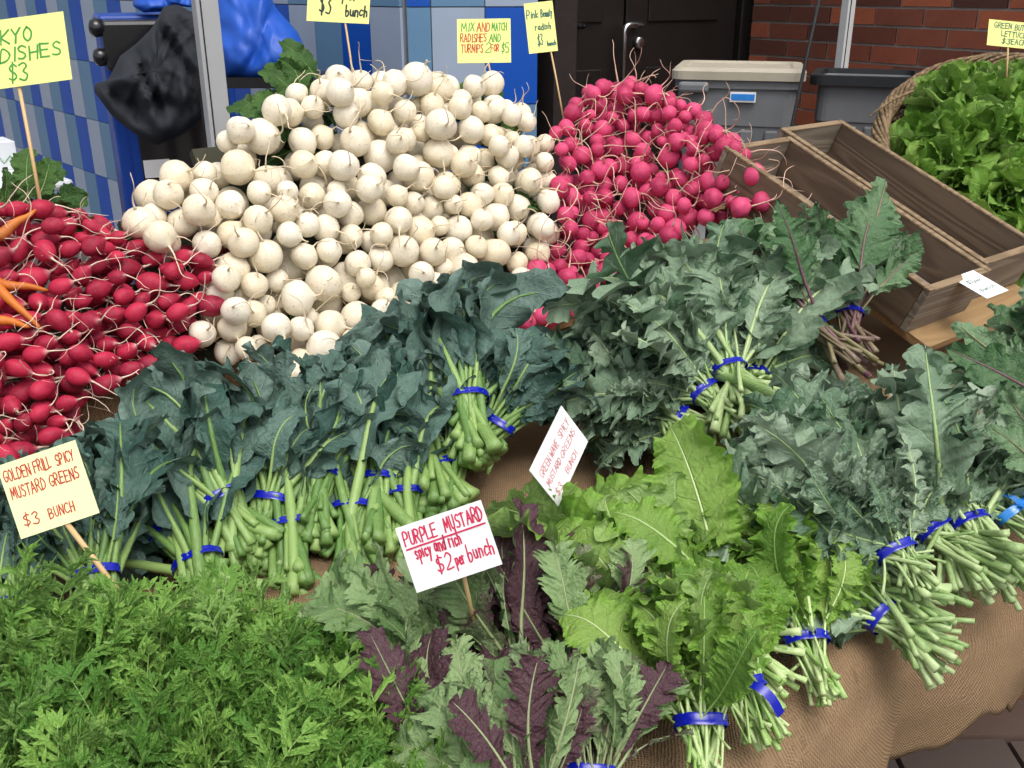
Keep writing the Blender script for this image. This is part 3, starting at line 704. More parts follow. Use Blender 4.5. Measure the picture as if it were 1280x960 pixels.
for tie, tip, n, spd, lab in [
 ((1020, 409, .97), (890, 300, 1.08), 22, 34, 'purple-stemmed kale bunch lying between grey-green kale and crate'),
 ((1062, 393, .97), (1030, 285, 1.07), 26, 30, 'purple-stemmed kale bunch leaning up inside the mouth of the wooden crate'),
 ((1345, 520, .90), (1200, 400, 1.00), 20, 36, 'purple-stemmed kale bunch below the white card on the crate'),
 ((1350, 610, .87), (1215, 500, .95), 20, 36, 'purple-stemmed kale bunch above the pale blue ribbon'),
]:
    bunch('purple_stemmed_kale_bunch', lab, G3, 'darkkale', tie, tip, n=n, spread=spd, pitch=22, rt=0.026, size=1.0, roll=50)
G4 = 'bright green wave mustard bunches'
for tie, tip, n, spd, bw_, lab in [
 ((905, 790, .80), (735, 610, .86), 20, 36, False, 'green wave mustard bunch at the foot of the tilted white card'),
 ((915, 760, .81), (850, 600, .88), 20, 36, False, 'green wave mustard bunch just below the grey-green kale'),
 ((820, 820, .81), (690, 640, .86), 18, 34, False, 'green wave mustard bunch beside the purple mustard card'),
 ((795, 765, .79), (655, 632, .83), 18, 40, False, 'green wave mustard bunch between the purple mustard card and the tilted white card'),
 ((1008, 802, .80), (940, 630, .88), 24, 30, False, 'green wave mustard bunch set apart, neat upright stems on the burlap'),
 ((928, 862, .81), (835, 690, .89), 22, 30, True, 'green wave mustard bunch whose ribbon is tied in a bow'),
 ((875, 905, .83), (840, 700, .92), 24, 30, False, 'green wave mustard bunch with tall pale leaf, beside the purple mustard'),
]:
    bunch('green_wave_mustard_bunch', lab, G4, 'wave', tie, tip, n=n, spread=spd, pitch=26, rt=0.031, size=0.9, has_bow=bw_, roll=48, dens=1.9)
G5 = 'purple mustard bunches'
for tie, tip, n, spd, lab in [
 ((640, 860, .82), (500, 690, .88), 20, 40, 'purple mustard bunch directly beneath its white price card'),
 ((735, 850, .82), (735, 680, .88), 20, 36, 'purple mustard bunch with pale green leaves reaching into green wave mustard'),
 ((550, 885, .82), (395, 720, .87), 24, 44, 'purple mustard bunch next to the raab stems'),
 ((560, 985, .82), (455, 800, .87), 26, 44, 'purple mustard bunch next to the golden frill mustard'),
 ((660, 1010, .84), (600, 790, .93), 24, 36, 'purple mustard bunch with large dark purple leaves in its middle'),
 ((735, 968, .83), (730, 770, .91), 22, 34, 'purple mustard bunch with a blue ribbon, beside bare burlap'),
]:
    bunch('purple_mustard_bunch', lab, G5, 'purple', tie, tip, n=n, spread=spd, pitch=34, rt=0.030, size=0.78, roll=48, dens=2.5)
G6 = 'golden frill mustard bunches'
for i, (px, py) in enumerate([(40, 862), (150, 852), (255, 845), (350, 858), (0, 905), (95, 895), (200, 890), (310, 895), (410, 905), (40, 980), (150, 975), (265, 980), (375, 985), (470, 1000), (430, 955), (-60, 860), (100, 1060), (230, 1060), (350, 1070)]):
    z = 0.80 + (0.02 if py > 850 else 0)
    R = random.Random(900 + i)
    bunch('golden_frill_mustard_bunch', 'golden frill mustard bunch of fine bright frilly leaves, heaped below its yellow card', G6, 'frill',
          (px, py, z), (px + R.uniform(-25, 25), py - R.uniform(65, 90), z + 0.10), n=22, spread=80, pitch=62, rt=0.035, size=0.98, roll=65, dens=1.7, band=None, flat=1.0, seed=700 + i)

# ------------------------------------------------------------------ heaps of roots
def bulb_me(name, mat, seed, kind):
    R = random.Random(seed); m = MB(); nu, nv = 20, 14
    el = 1.0 if kind != 'long' else R.uniform(1.12, 1.6); sq = R.uniform(0.76, 1.02) if kind != 'long' else 1.0
    o1, o2 = R.uniform(0, 9), R.uniform(0, 9)
    def f(u, v):
        a = math.pi * v; x = -math.cos(a); r = math.sin(a) ** 0.92
        if kind == 'long': r *= 1 - 0.16 * (x if x > 0 else 0)
        X = x * el * sq
        if v > 0.80:
            k = (v - 0.80) / 0.2; X += 0.16 * k ** 2 * el; r = r * (1 - k * 0.25) + 0.05 * k
        if v < 0.12: X += 0.10 * (1 - v / 0.12)
        t = 2 * math.pi * u; w_ = 1 + 0.09 * nz3(math.cos(t) * .9 + o1, math.sin(t) * .9 + o2, x) + 0.03 * nz3(math.cos(t) * 3 + o1, math.sin(t) * 3 + o2, x * 3)
        return Vector((X, r * w_ * math.cos(t), r * w_ * math.sin(t)))
    m.grid(f, nu, nv)
    return m.me(name, mat)
def tail_me(name, mat, seed, L, r0, branch=0.3):
    R = random.Random(seed); m = MB()
    def strand(p, d, L, r0, n):
        P = [p]; k = [R.uniform(-1, 1) for _ in range(3)]; c = Vector((R.gauss(0, 1), R.gauss(0, 1), R.gauss(0, 1)))
        for i in range(n):
            c = c * 0.75 + Vector((R.gauss(0, 1), R.gauss(0, 1), R.gauss(0, 1))) * 0.6
            d = (d + c * 0.16).normalized(); P.append(P[-1] + d * (L / n))
        rr = [r0 * (0.34 + 0.66 * (1 - i / n) ** 2.2) if i else r0 * 1.6 for i in range(n + 1)]; rr[-1] *= 0.4
        m.tube(P, rr, 5)
        return P, d
    P, d = strand(Vector((0, 0, 0)), Vector((1, 0, 0)), L, r0, 14)
    if R.random() < branch: strand(P[5], Vector((0.5, R.uniform(-1, 1), R.uniform(-1, 1))).normalized(), L * 0.4, r0 * 0.4, 7)
    return m.me(name, mat)
BULB = {k: [bulb_me(nm, M[mt], 1000 + i, kd) for i in range(7)] for k, nm, mt, kd in (('turnip', 'turnip', 'white_turnip', 'round'), ('pink', 'pink_radish', 'pink_radish', 'round'), ('red', 'red_radish', 'red_radish', 'long'))}
TAIL = {'turnip': [tail_me('root', M['turnip_root'], 2000 + i, random.Random(i).uniform(1.0, 3.4), 0.075) for i in range(14)],
        'pink': [tail_me('root', M['pink_root'], 2100 + i, random.Random(i).uniform(2.8, 6.5), 0.095, 0.8) for i in range(14)],
        'red': [tail_me('root', M['red_root'], 2200 + i, random.Random(i).uniform(2.6, 6.2), 0.10, 0.7) for i in range(14)]}
def inside(p, poly):
    x, y = p; c = False; j = len(poly) - 1
    for i in range(len(poly)):
        xi, yi = poly[i]; xj, yj = poly[j]
        if (yi > y) != (yj > y) and x < (xj - xi) * (y - yi) / (yj - yi) + xi: c = not c
        j = i
    return c
ALLC = np.zeros((0, 4))
def heap(kind, name, cat, label, group, poly, rlo, rhi, target, layers, seed, jitter=0.012, axis=None, tip_px=None, tries=26000, bulge=None):
    global ALLC
    R = random.Random(seed); xs = [p[0] for p in poly]; ys = [p[1] for p in poly]; made = 0
    for off, cnt, shrink in layers:
        got = 0
        for _ in range(tries):
            if got >= cnt: break
            px, py = R.uniform(min(xs), max(xs)), R.uniform(min(ys), max(ys))
            if not inside((px, py), poly): continue
            r = R.uniform(rlo, rhi) * (1 if R.random() < .85 else 0.8)
            o_ = off + R.gauss(0, jitter) + (bulge(px, py) if bulge else 0)
            c = heap_hit(px, py, o_)
            if len(ALLC):
                d = np.sqrt(((ALLC[:, :3] - np.array(c)) ** 2).sum(1))
                if (d < shrink * (ALLC[:, 3] + r)).any(): continue
            ALLC = np.vstack([ALLC, [[c.x, c.y, c.z, r]]])
            if axis is None:
                dr = (HN * 1.0 + Vector((R.gauss(0, .55), R.gauss(0, .4), R.gauss(-0.1, .55)))).normalized()
            else:
                dr = (axis + Vector((R.gauss(0, .42), R.gauss(0, .42), R.gauss(0, .42)))).normalized()
            q = dr.to_track_quat('X', 'Z') @ Vector((0, 0, 0)).to_track_quat('X', 'Z') if False else dr.to_track_quat('X', 'Z')
            me_ = BULB[kind][R.randrange(7)]
            rot = q.to_matrix() @ Matrix.Rotation(R.uniform(0, 6.28), 3, 'X')
            rr = r if kind != 'red' else r * 0.8
            o = obj(name, me_, None, Matrix.Translation(c) @ rot.to_4x4() @ Matrix.Scale(rr, 4))
            tag(o, label, cat, group)
            tipx = max(v.co.x for v in me_.vertices) - 0.06
            obj('root', TAIL[kind][R.randrange(14)], o, Matrix.Translation((tipx, 0, 0)) @ Matrix.Rotation(R.uniform(0, 6.28), 4, 'X'))
            got += 1
        made += got
    return made
TP = [(165, 268), (190, 225), (235, 215), (270, 190), (330, 135), (355, 128), (400, 100), (420, 85), (455, 98), (530, 88), (570, 115), (610, 98), (655, 140), (685, 185), (692, 260), (690, 295), (660, 335), (632, 385),
      (600, 400), (520, 430), (430, 465), (330, 470), (285, 440), (252, 418), (268, 372), (276, 312), (205, 312)]
def tb(px, py): return 0.03 * max(0, 1 - ((px - 470) / 230) ** 2)
nT = heap('turnip', 'turnip', 'turnip', 'round creamy white turnip with thin root tail, heaped between two radish heaps', 'white turnips in the heap', TP, 0.024, 0.037, 300, [(0.0, 135, 0.95), (0.014, 50, 0.84), (-0.045, 115, 0.85)], 3, bulge=tb)
PP = [(692, 158), (740, 112), (790, 100), (850, 125), (905, 165), (945, 215), (962, 240), (945, 268), (880, 275), (830, 298), (770, 350), (710, 395), (650, 410), (635, 385), (668, 335), (696, 290), (700, 200)]
nP = heap('pink', 'pink_radish', 'radish', 'round bright pink radish with long whiskery root, heaped between turnips and crate', 'pink round radishes in the heap', PP, 0.0165, 0.026, 250, [(0.0, 130, 0.95), (0.012, 50, 0.85), (-0.035, 115, 0.85)], 4, bulge=lambda px, py: 0.33 * max(0, (px - 770) / 180))
RP = [(-30, 262), (60, 258), (130, 282), (190, 318), (280, 312), (288, 350), (258, 398), (240, 432), (175, 465), (135, 480), (100, 505), (80, 550), (20, 572), (-30, 585)]
nR = heap('red', 'red_radish', 'radish', 'elongated crimson radish with pale root tail, heaped beside the turnips and carrots', 'elongated red radishes in the heap', RP, 0.0165, 0.025, 240, [(0.0, 130, 0.96), (0.012, 55, 0.88), (-0.035, 110, 0.88)], 5, axis=(E * 0.85 + HN * 0.55 - Vector((0, 0, .15))))
print('HEAPS', nT, nP, nR)

# carrots lying in the red radishes
for i, (a, b, off) in enumerate([((-25, 338), (52, 412), .045), ((-20, 352), (60, 362), .04), ((-20, 395), (38, 408), .035), ((-5, 296), (45, 262), .03)]):
    p, q = heap_hit(*a, off), heap_hit(*b, off + 0.01); m = MB(); n = 14; R = random.Random(i + 50)
    P = [p.lerp(q, k / n) + Vector((0, 0, 0.0015 * math.sin(k * .7 + i))) for k in range(n + 1)]
    rr = [0.0105 * (1 - 0.75 * (k / n) ** 1.1) * (1 + 0.05 * math.sin(k * 2.3)) for k in range(n + 1)]; rr[-1] = 0.0012; rr[0] *= .7
    o = m.tube(P, rr, 12).build('carrot', M['carrot'])
    tag(o, 'slim orange carrot tucked into the elongated red radishes', 'carrot', 'carrots among the red radishes')

# turnip and radish tops showing behind the heaps
def tops(label, px, py, off, tx, ty, n, seed, size):
    R = random.Random(seed); p = heap_hit(px, py, off); q = heap_hit(tx, ty, off + 0.02); ax = q - p
    root = empty('radish_greens' if 'radish' in label else 'turnip_greens'); B = frame(ax, HN); root.matrix_world = Matrix.Translation(p) @ B.to_4x4(); tag(root, label, 'greens', 'leafy tops behind the roots')
    for i in range(n):
        d = Vector((1, R.gauss(0, .45), R.gauss(.1, .3))).normalized()
        s = ax.length * R.uniform(.7, 1.15) * size
        obj('leaf', KINDS['tops'][R.randrange(6)], root, Matrix.Translation((0, R.gauss(0, .015), R.gauss(0, .012))) @ frame(d, Vector((0, 0, 1)), R.gauss(0, .6)).to_4x4() @ Matrix.Scale(s, 4))
tops('dark green turnip tops showing beside the grey pole', 395, 165, -0.07, 292, 132, 12, 1, 0.95)
tops('dark green turnip tops just under the blue bag', 420, 138, -0.09, 330, 115, 9, 2, 0.9)
tops('dark green turnip tops in the middle gap of the turnip heap', 545, 215, -0.06, 505, 195, 8, 3, 1.2)
tops('dark green radish tops at the foot of the radish sign', 40, 275, -0.05, 105, 228, 12, 4, 1.0)
tops('dark green radish tops under the white folding table', 0, 268, -0.05, 5, 215, 10, 5, 1.0)
tops('dark green radish tops poking out between red radishes and turnips', 175, 320, -0.06, 150, 285, 8, 6, 1.0)
for i_, (x_, y_, lb_) in enumerate([(430, 180, 'below the yellow per-bunch card'), (600, 170, 'under the mix and match card'), (350, 260, 'deep in the turnip heap near the jacket'), (470, 290, 'at the core of the turnip heap'), (600, 300, 'deep in the turnips beside pink radishes'), (390, 390, 'in the low turnips above the raab'), (560, 385, 'in the low turnips near the tall curled leaf'), (650, 200, 'by the turnips nearest the dark door'), (630, 150, 'at the crest of the turnip heap'), (668, 260, 'between the turnips and pink radishes')]):
    tops('dark green turnip stems and leaves ' + lb_, x_, y_, -0.075, x_ - 35, y_ - 20, 8, 40 + i_, 1.5)
tops('green radish tops behind the pink radish heap', 870, 190, -0.05, 925, 165, 6, 7, .8)

# ------------------------------------------------------------------ wooden crates
TILT = math.radians(22)
def crate(name, label, px, py, z, Wd, Ld, Hd):
    p = on(px, py, z)                                  # near top corner on the kale side
    X = E.copy(); Yv = (NB * math.cos(TILT) + Vector((0, 0, math.sin(TILT)))).normalized(); Z = X.cross(Yv)
    Mx = Matrix(((X.x, Yv.x, Z.x, p.x), (X.y, Yv.y, Z.y, p.y), (X.z, Yv.z, Z.z, p.z), (0, 0, 0, 1))) @ Matrix.Translation((0, 0, -Hd))
    root = empty(name); root.matrix_world = Mx; tag(root, label, 'crate', 'empty wooden crates'); t = 0.014
    def pc(nm, lo, hi, mt):
        o = MB().box(lo, hi).build(nm, M[mt], root, False); bevel(o, 0.002)
        return o
    pc('side_panel', (0, 0.0155, 0), (t, Ld - 0.0155, Hd), 'crate_ply'); pc('side_panel', (Wd - t, 0.0155, 0), (Wd, Ld - 0.0155, Hd), 'crate_ply')
    pc('end_panel', (0, 0, -0.001), (Wd, 0.015, Hd - 0.001), 'crate_grey'); pc('end_panel', (0, Ld - 0.015, -0.001), (Wd, Ld, Hd - 0.001), 'crate_grey')
    for lo, hi in (((-.001, 0.0, Hd - .004), (t + .001, Ld, Hd + .002)), ((Wd - t - .001, 0.0, Hd - .004), (Wd + .001, Ld, Hd + .002)), ((t + .002, -.001, Hd - .004), (Wd - t - .002, .016, Hd + .001)), ((t + .002, Ld - .016, Hd - .004), (Wd - t - .002, Ld + .001, Hd + .001))):
        pc('rim', lo, hi, 'crate_edge')
    k = 3; w_ = (Wd - 2 * t - 0.004) / k
    for i in range(k): pc('bottom_slat', (t + 0.001 + i * w_, 0.016, 0.002), (t + i * w_ + w_ - 0.003, Ld - 0.016, 0.012), 'crate_grey')
    return root, Mx
c1, CM1 = crate('wooden_crate', 'empty weathered wooden crate with the white card on its end', 1163, 364, 0.965, 0.235, 0.56, 0.100)
p2 = CM1 @ Vector((0.247, 0.02, 0.100))
def px_of(p):
    q = p - Vector((0, 0, CAMZ)); f = q.y * CP - q.z * SP; u = q.x / f; v = -(q.y * SP + q.z * CP) / f
    return 640 + FPX * u, 480 + FPX * v
q2 = px_of(p2); c2, CM2 = crate('wooden_crate', 'empty weathered wooden crate standing beside the lettuce basket', q2[0], q2[1], p2.z, 0.245, 0.58, 0.100)
m = MB(); m.box((0.015, -0.05, -0.020), (0.49, 0.54, -0.003)); sb = empty('crate_stand'); sb.matrix_world = CM1; m.build('stand_top', M['tan_board'], sb, False); tag(sb, 'tan slanted board stand holding the wooden crates', 'stand')
Ci = CM1.inverted()
for a, b in ((.04, -.03), (.44, -.03), (.04, .50), (.44, .50)):
    top = CM1 @ Vector((a, b, -0.024)); m = MB(); zb = 0.0
    P = [Ci @ top, Ci @ Vector((top.x, top.y, zb))]; m.tube(P, 0.02, 8); m.build('leg', M['tan_board'], sb)

# ------------------------------------------------------------------ lettuce basket
BC = at(1290, 185, 2.75); BR = 0.405
BX = Vector((0.985, -0.174, 0)); BT = math.radians(31); BY = (Vector((0.174, 0.985, 0)) * math.cos(BT) + Vector((0, 0, math.sin(BT)))).normalized(); BZ = BX.cross(BY)
BM = Matrix(((BX.x, BY.x, BZ.x, BC.x), (BX.y, BY.y, BZ.y, BC.y), (BX.z, BY.z, BZ.z, BC.z), (0, 0, 0, 1)))
bas = empty('wicker_basket'); bas.matrix_world = BM; tag(bas, 'round wicker basket with braided rim, heaped with green lettuce', 'basket')
for k in range(9):
    m = MB(); P = []; R = random.Random(k)
    for i in range(121):
        a = 2 * math.pi * i / 120; tw_ = a * 7 + k * 2 * math.pi / 9
        rr = 0.019 + 0.002 * math.sin(a * 3 + k); P.append(((BR + rr * math.cos(tw_)) * math.cos(a), (BR + rr * math.cos(tw_)) * math.sin(a), rr * math.sin(tw_)))
    m.tube(P, 0.0062 * R.uniform(.8, 1.2), 6, cap=False); m.build('rim_strand', M['wicker'], bas)
for k in range(10):
    m = MB(); P = []; z = -0.03 - k * 0.017; rb = BR * (1 - 0.028 * k)
    for i in range(145):
        a = 2 * math.pi * i / 144; rr = rb + 0.006 * (1 if (i + k) % 2 else -1); P.append((rr * math.cos(a), rr * math.sin(a), z + 0.002 * math.sin(i)))
    m.tube(P, 0.0075, 6, cap=False); m.build('weaver_strand', M['wicker'], bas)
m = MB(); m.tube([(0, 0, -0.205), (0, 0, -0.195)], [BR * .74, BR * .76], 40); m.build('basket_bottom', M['wicker'], bas)
for k, pts in enumerate([[(-0.30, -0.02, .01), (-0.24, .02, .05), (-0.15, .02, .055)], [(-0.20, 0.24, .02), (-0.33, 0.20, .06), (-0.44, 0.06, .05)]]):
    m = MB(); P = [Vector(pts[0]) * (1 - t) ** 2 + Vector(pts[1]) * 2 * t * (1 - t) + Vector(pts[2]) * t * t for t in [i / 10 for i in range(11)]]; m.tube(P, [0.006 - 0.0003 * i for i in range(11)], 6); m.build('loose_strand', M['wicker'], bas)
R = random.Random(77)
heads = []
for ring_, cnt_, zz_ in ((0.0, 1, .09), (0.15, 6, .075), (0.28, 11, .035)):
    for k_ in range(cnt_):
        a_ = 2 * math.pi * k_ / cnt_ + ring_ * 3
        heads.append((ring_ * math.cos(a_) + R.uniform(-.015, .015), ring_ * math.sin(a_) + R.uniform(-.015, .015), zz_ + R.uniform(-.015, .015)))
heads += [(0.02, -0.20, .08), (-0.12, -0.24, .06), (0.12, -0.28, .05), (-0.24, -0.08, .06), (-0.20, -0.33, .01), (-0.32, -0.20, .015), (-0.05, -0.38, .02)]
for i, (x, y, z) in enumerate(heads):
    h = empty('lettuce_head'); tl = frame((Vector((x, y, 0)) * 1.2 + Vector((0, -0.10, 0.4))), Vector((0, 1, 0.01)))
    h.matrix_world = BM @ Matrix.Translation((x, y, z - 0.02)) @ tl.to_4x4()       # local x = head axis
    tag(h, 'loose bright green lettuce head heaped in the wicker basket', 'lettuce', 'lettuce heads in the basket')
    nl = 17
    for k in range(nl):
        f = k / nl; az = k * 2.39996 + R.uniform(-.3, .3); tilt = math.radians(12 + 72 * f + R.gauss(0, 6))
        rad = Vector((0, math.cos(az), math.sin(az))); ax_ = Vector((1, 0, 0))
        d = ax_ * math.cos(tilt) + rad * math.sin(tilt); nrm = ax_ * math.sin(tilt) - rad * math.cos(tilt)
        s = 0.065 + 0.070 * f + R.uniform(-.008, .012)
        obj('leaf', KINDS['lettuce'][R.randrange(8)], h, Matrix.Translation(rad * 0.006 - ax_ * 0.03 * f) @ frame(d, nrm, R.gauss(0, .25)).to_4x4() @ Matrix.Scale(s, 4))

# ------------------------------------------------------------------ storage bins on a back table
bt = empty('back_table', (1.35, 3.75, 0)); tag(bt, 'low back table carrying the storage bins by the brick wall', 'table')
BTZ = 0.80
m = MB(); m.box((-0.75, -0.32, BTZ - 0.035), (0.85, 0.32, BTZ)); m.build('table_top', M['tan_board'], bt, False)
for x in (-.68, .78):
    for y in (-.27, .27): m = MB(); m.box((x - .02, y - .02, 0), (x + .02, y + .02, BTZ - .035)); m.build('leg', M['pole_grey'], bt, False)
def tote(name, label, loc, rz, W_, D_, H_, lid):
    o = empty(name, loc, rz); tag(o, label, 'bin')
    m = MB(); tp = 0.035
    n = 12
    def ring(k, z, inset):
        pts = []
        for sx, sy in ((1, 1), (-1, 1), (-1, -1), (1, -1)):
            a0 = math.atan2(sy, sx) - math.pi / 4
            for j in range(5):
                a = a0 + j / 4 * math.pi / 2
                pts.append(((W_ / 2 - inset - .04) * sx + .04 * math.cos(a), (D_ / 2 - inset - .04) * sy + .04 * math.sin(a), z))
        return pts
    prof = [(0, tp), (H_ * .62, tp * .42), (H_ * .635, tp * .30), (H_ * .93, .012), (H_ * .935, 0.0), (H_, 0.0), (H_, .012), (H_ * .93, .02), (0.01, tp + .006)]
    V = []; [V.extend(ring(0, z, i)) for z, i in prof]; N = 20
    F = [(k * N + j, k * N + (j + 1) % N, (k + 1) * N + (j + 1) % N, (k + 1) * N + j) for k in range(len(prof) - 1) for j in range(N)] + [tuple(range(N - 1, -1, -1)), tuple((len(prof) - 1) * N + j for j in range(N))]
    m.add(V, F); m.build('bin_body', M['bin_grey'], o, False)
    for sx in (-.30, -.1, .1, .30):
        m = MB(); m.box((sx * W_ - .022, -D_ / 2 + .006, 0.02), (sx * W_ + .022, -D_ / 2 + .05, H_ * .60), M=None); bevel(m.build('rib', M['bin_grey'], o, False), .006)
    if lid:
        m = MB(); V = []; pr = [(H_ + .001, -.012), (H_ + .028, -.012), (H_ + .040, .0), (H_ + .040, .03), (H_ + .034, .04)]
        [V.extend(ring(0, z, i)) for z, i in pr]
        F = [(k * N + j, k * N + (j + 1) % N, (k + 1) * N + (j + 1) % N, (k + 1) * N + j) for k in range(len(pr) - 1) for j in range(N)] + [tuple(range(N - 1, -1, -1)), tuple((len(pr) - 1) * N + j for j in range(N))]
        m.add(V, F); m.build('lid', M['bin_lid'], o, False)
        m = MB(); m.box((-.02, -D_ / 2 - .006, H_ * .83), (.065, -D_ / 2 + .004, H_ * .91)); lb = m.build('sticker', M['paper_white'], o, False)
        m = MB(); m.box((-.016, -D_ / 2 - .008, H_ * .845), (.061, -D_ / 2 - .0062, H_ * .895)); m.build('print', M['pale_ribbon'], lb, False)
        m = MB(); m.box((-W_ * .46, -D_ / 2 - .03, H_ * .90), (-W_ * .22, -D_ / 2 + .02, H_ * .985)); bevel(m.build('handle', M['bin_grey'], o, False), .01)
    else:
        m = MB(); V = []; pr = [(H_ * .93, -.002), (H_ * .93, -.016), (H_ + .004, -.016), (H_ + .004, .014), (H_ * .96, .016)]
        [V.extend(ring(0, z, i)) for z, i in pr]
        F = [(k * N + j, k * N + (j + 1) % N, (k + 1) * N + (j + 1) % N, (k + 1) * N + j) for k in range(len(pr) - 1) for j in range(N)]
        m.add(V, F); m.build('rim', M['bin_black'], o, False)
    return o
pb = at(925, 84, 3.45); tote('storage_bin', 'grey plastic storage bin with a beige lid behind pink radishes', (pb.x, pb.y, BTZ), math.radians(-14), 0.42, 0.36, pb.z - BTZ - 0.03, True)
pb = at(1085, 92, 3.5); tote('open_storage_bin', 'open dark grey storage bin with black rim beside the wicker basket', (pb.x, pb.y, BTZ), math.radians(-20), 0.34, 0.34, pb.z - BTZ, False)

# ------------------------------------------------------------------ poles, cord, boxes and bags behind the stall
def pole(name, label, px0, px1, s, wdt, mt, twotone=None):
    p = at((px0 + px1) / 2, 0, s); o = empty(name, (p.x, p.y, 0), math.radians(28)); tag(o, label, 'pole')
    m = MB(); m.box((-wdt / 2, -wdt / 2, 0.0), (wdt / 2, wdt / 2, 2.6)); bevel(m.build('post', M[mt], o, False), 0.003)
    m = MB(); m.box((-wdt / 2 + .010, -wdt / 2 - .0025, 0.01), (-wdt / 2 + .013, -wdt / 2 + .001, 2.59)); m.build('groove', M['black_plastic'], o, False)
    m = MB(); m.box((-.06, -.06, 0), (.06, .06, .008)); m.build('foot_plate', M[mt], o, False)
    return o
pole('canopy_pole', 'grey metal canopy pole between black jacket and blue bag', 237, 274, 2.55, 0.058, 'pole_grey')
pole('canopy_pole', 'white metal canopy pole in front of the brick wall', 1055, 1068, 3.95, 0.040, 'pole_white')
m = MB(); p0, p1 = at(1037, -60, 3.2), at(975, 225, 3.2); m.tube([p0, p0.lerp(p1, .5), p1, Vector((p1.x - .1, p1.y, 0.0))], 0.006, 8)
tag(m.build('tie_cord', M['black_cord']), 'taut black cord slanting down past the lidded bin', 'cord')

nb = at(215, 150, 4.1); nb = Vector((nb.x, nb.y, 0)); NBX = empty('newspaper_box', nb, math.radians(24)); tag(NBX, 'blue metal newspaper box half covered by the black jacket', 'newspaper box')
m = MB(); m.box((-.24, -.2, .18), (.24, .2, 1.40)); bevel(m.build('cabinet', M['blue_metal'], NBX, False), .012)
m = MB(); m.box((-.185, -.216, .62), (.185, -.201, 1.30)); wdw = m.build('door', M['blue_metal'], NBX, False)
m = MB(); m.box((-.155, -.221, .78), (.155, -.217, 1.27)); m.build('window', M['dark_glass'], wdw, False)
m = MB(); m.box((-.15, -.224, .79), (-.05, -.2225, .86)); m.build('notice', M['paper_white'], wdw, False)
m = MB(); m.box((-.20, -.209, .36), (.0, -.203, .55)); m.build('label_plate', M['paper_white'], NBX, False)
m = MB(); m.box((-.19, -.212, .37), (-.01, -.2095, .54)); m.build('print', M['blue_metal'], NBX, False)
m = MB(); m.box((-.09, -.09, .0), (.09, .09, .179)); m.build('pedestal', M['black_plastic'], NBX, False)
# black case with two knobs
cs = at(172, 52, 3.62); CS = empty('black_case', cs, math.radians(22)); tag(CS, 'black case with two rounded knobs beside the newspaper box', 'case')
m = MB(); m.box((-.12, -.05, -.10), (.20, .08, .075)); bevel(m.build('case_body', M['black_plastic'], CS, False), .015)
for z in (.05, -.05):
    m = MB(); m.tube([(-.11, -.02, z), (-.14, -.02, z), (-.155, -.02, z), (-.16, -.02, z)], [.030, .033, .026, .012], 14); m.build('knob', M['black_plastic'], CS)
# draped jacket: closed cloth body with folds
def cloth_lump(name, label, cat, mt, outline, s, thick, seed, fold=0.05, fr=7, ang=0.6):
    """outline (pixels) at depth s gives the hanging cloth's edge; body bulges with folds, front and back"""
    cx = sum(p[0] for p in outline) / len(outline); cy = sum(p[1] for p in outline) / len(outline)
    n = 72; per = []
    tot = [0]
    for i in range(len(outline)):
        a, b = outline[i], outline[(i + 1) % len(outline)]; tot.append(tot[-1] + math.hypot(b[0] - a[0], b[1] - a[1]))
    for k in range(n):
        d = tot[-1] * k / n; i = max(j for j in range(len(outline)) if tot[j] <= d + 1e-9); a, b = outline[i], outline[(i + 1) % len(outline)]
        f = (d - tot[i]) / max(1e-6, tot[i + 1] - tot[i]); per.append((a[0] + (b[0] - a[0]) * f, a[1] + (b[1] - a[1]) * f))
    mb = MB(); rings = 16
    for side in (1, -1):
        V = [];
        for r in range(rings + 1):
            f = r / rings
            for k in range(n):
                px, py = cx + (per[k][0] - cx) * f, cy + (per[k][1] - cy) * f
                u = (px * math.cos(ang) + py * math.sin(ang)) / 60
                fo = fold * (1.6 * math.sqrt(math.sin(u * fr * .7 + 2.2 * nz3(px / 40, py / 70, seed)) ** 2 + .05) - .8 + 0.9 * nz3(px / 18, py / 40, seed + 3) + 0.45 * nz3(px / 7, py / 16, seed + 5)) * (1 - f ** 6)
                dep = thick * math.sqrt(max(0, 1 - f ** 3)) * side
                V.append(at(px, py, s - dep - fo))
        F = [(r * n + k, r * n + (k + 1) % n, (r + 1) * n + (k + 1) % n, (r + 1) * n + k) for r in range(rings) for k in range(n)]
        mb.add(V, F if side > 0 else [f[::-1] for f in F])
    o = mb.build(name, M[mt]); tag(o, label, cat)
    return o
cloth_lump('jacket', 'black jacket hanging crumpled over the blue newspaper box', 'jacket', 'jacket',
           [(205, 8), (222, 5), (240, 15), (262, 22), (268, 60), (262, 110), (250, 150), (225, 170), (195, 182), (165, 165), (140, 145), (118, 115), (117, 105), (135, 100), (150, 70), (170, 55), (190, 35)], 3.42, 0.07, 1, 0.055, 7, -0.5)
cloth_lump('blue_bag', 'bright blue fabric bag lying behind the grey canopy pole', 'bag', 'blue_bag',
           [(268, -30), (330, -25), (345, 10), (372, 40), (388, 75), (386, 100), (350, 104), (310, 100), (280, 95), (262, 60)], 3.3, 0.10, 2, 0.02, 4, 0.8)
cloth_lump('blue_cover', 'blue fabric cover draped on top of the newspaper box', 'cover', 'blue_bag',
           [(166, -30), (245, -30), (246, 10), (225, 8), (205, 14), (180, 16), (166, 8)], 3.75, 0.06, 5, 0.02, 4, 0.8)
sb2 = at(332, 140, 3.4); ST = empty('back_stool', (sb2.x, sb2.y, 0)); tag(ST, 'dark trestle holding up the blue bag behind the turnip heap', 'trestle')
zt = at(330, 96, 3.3).z
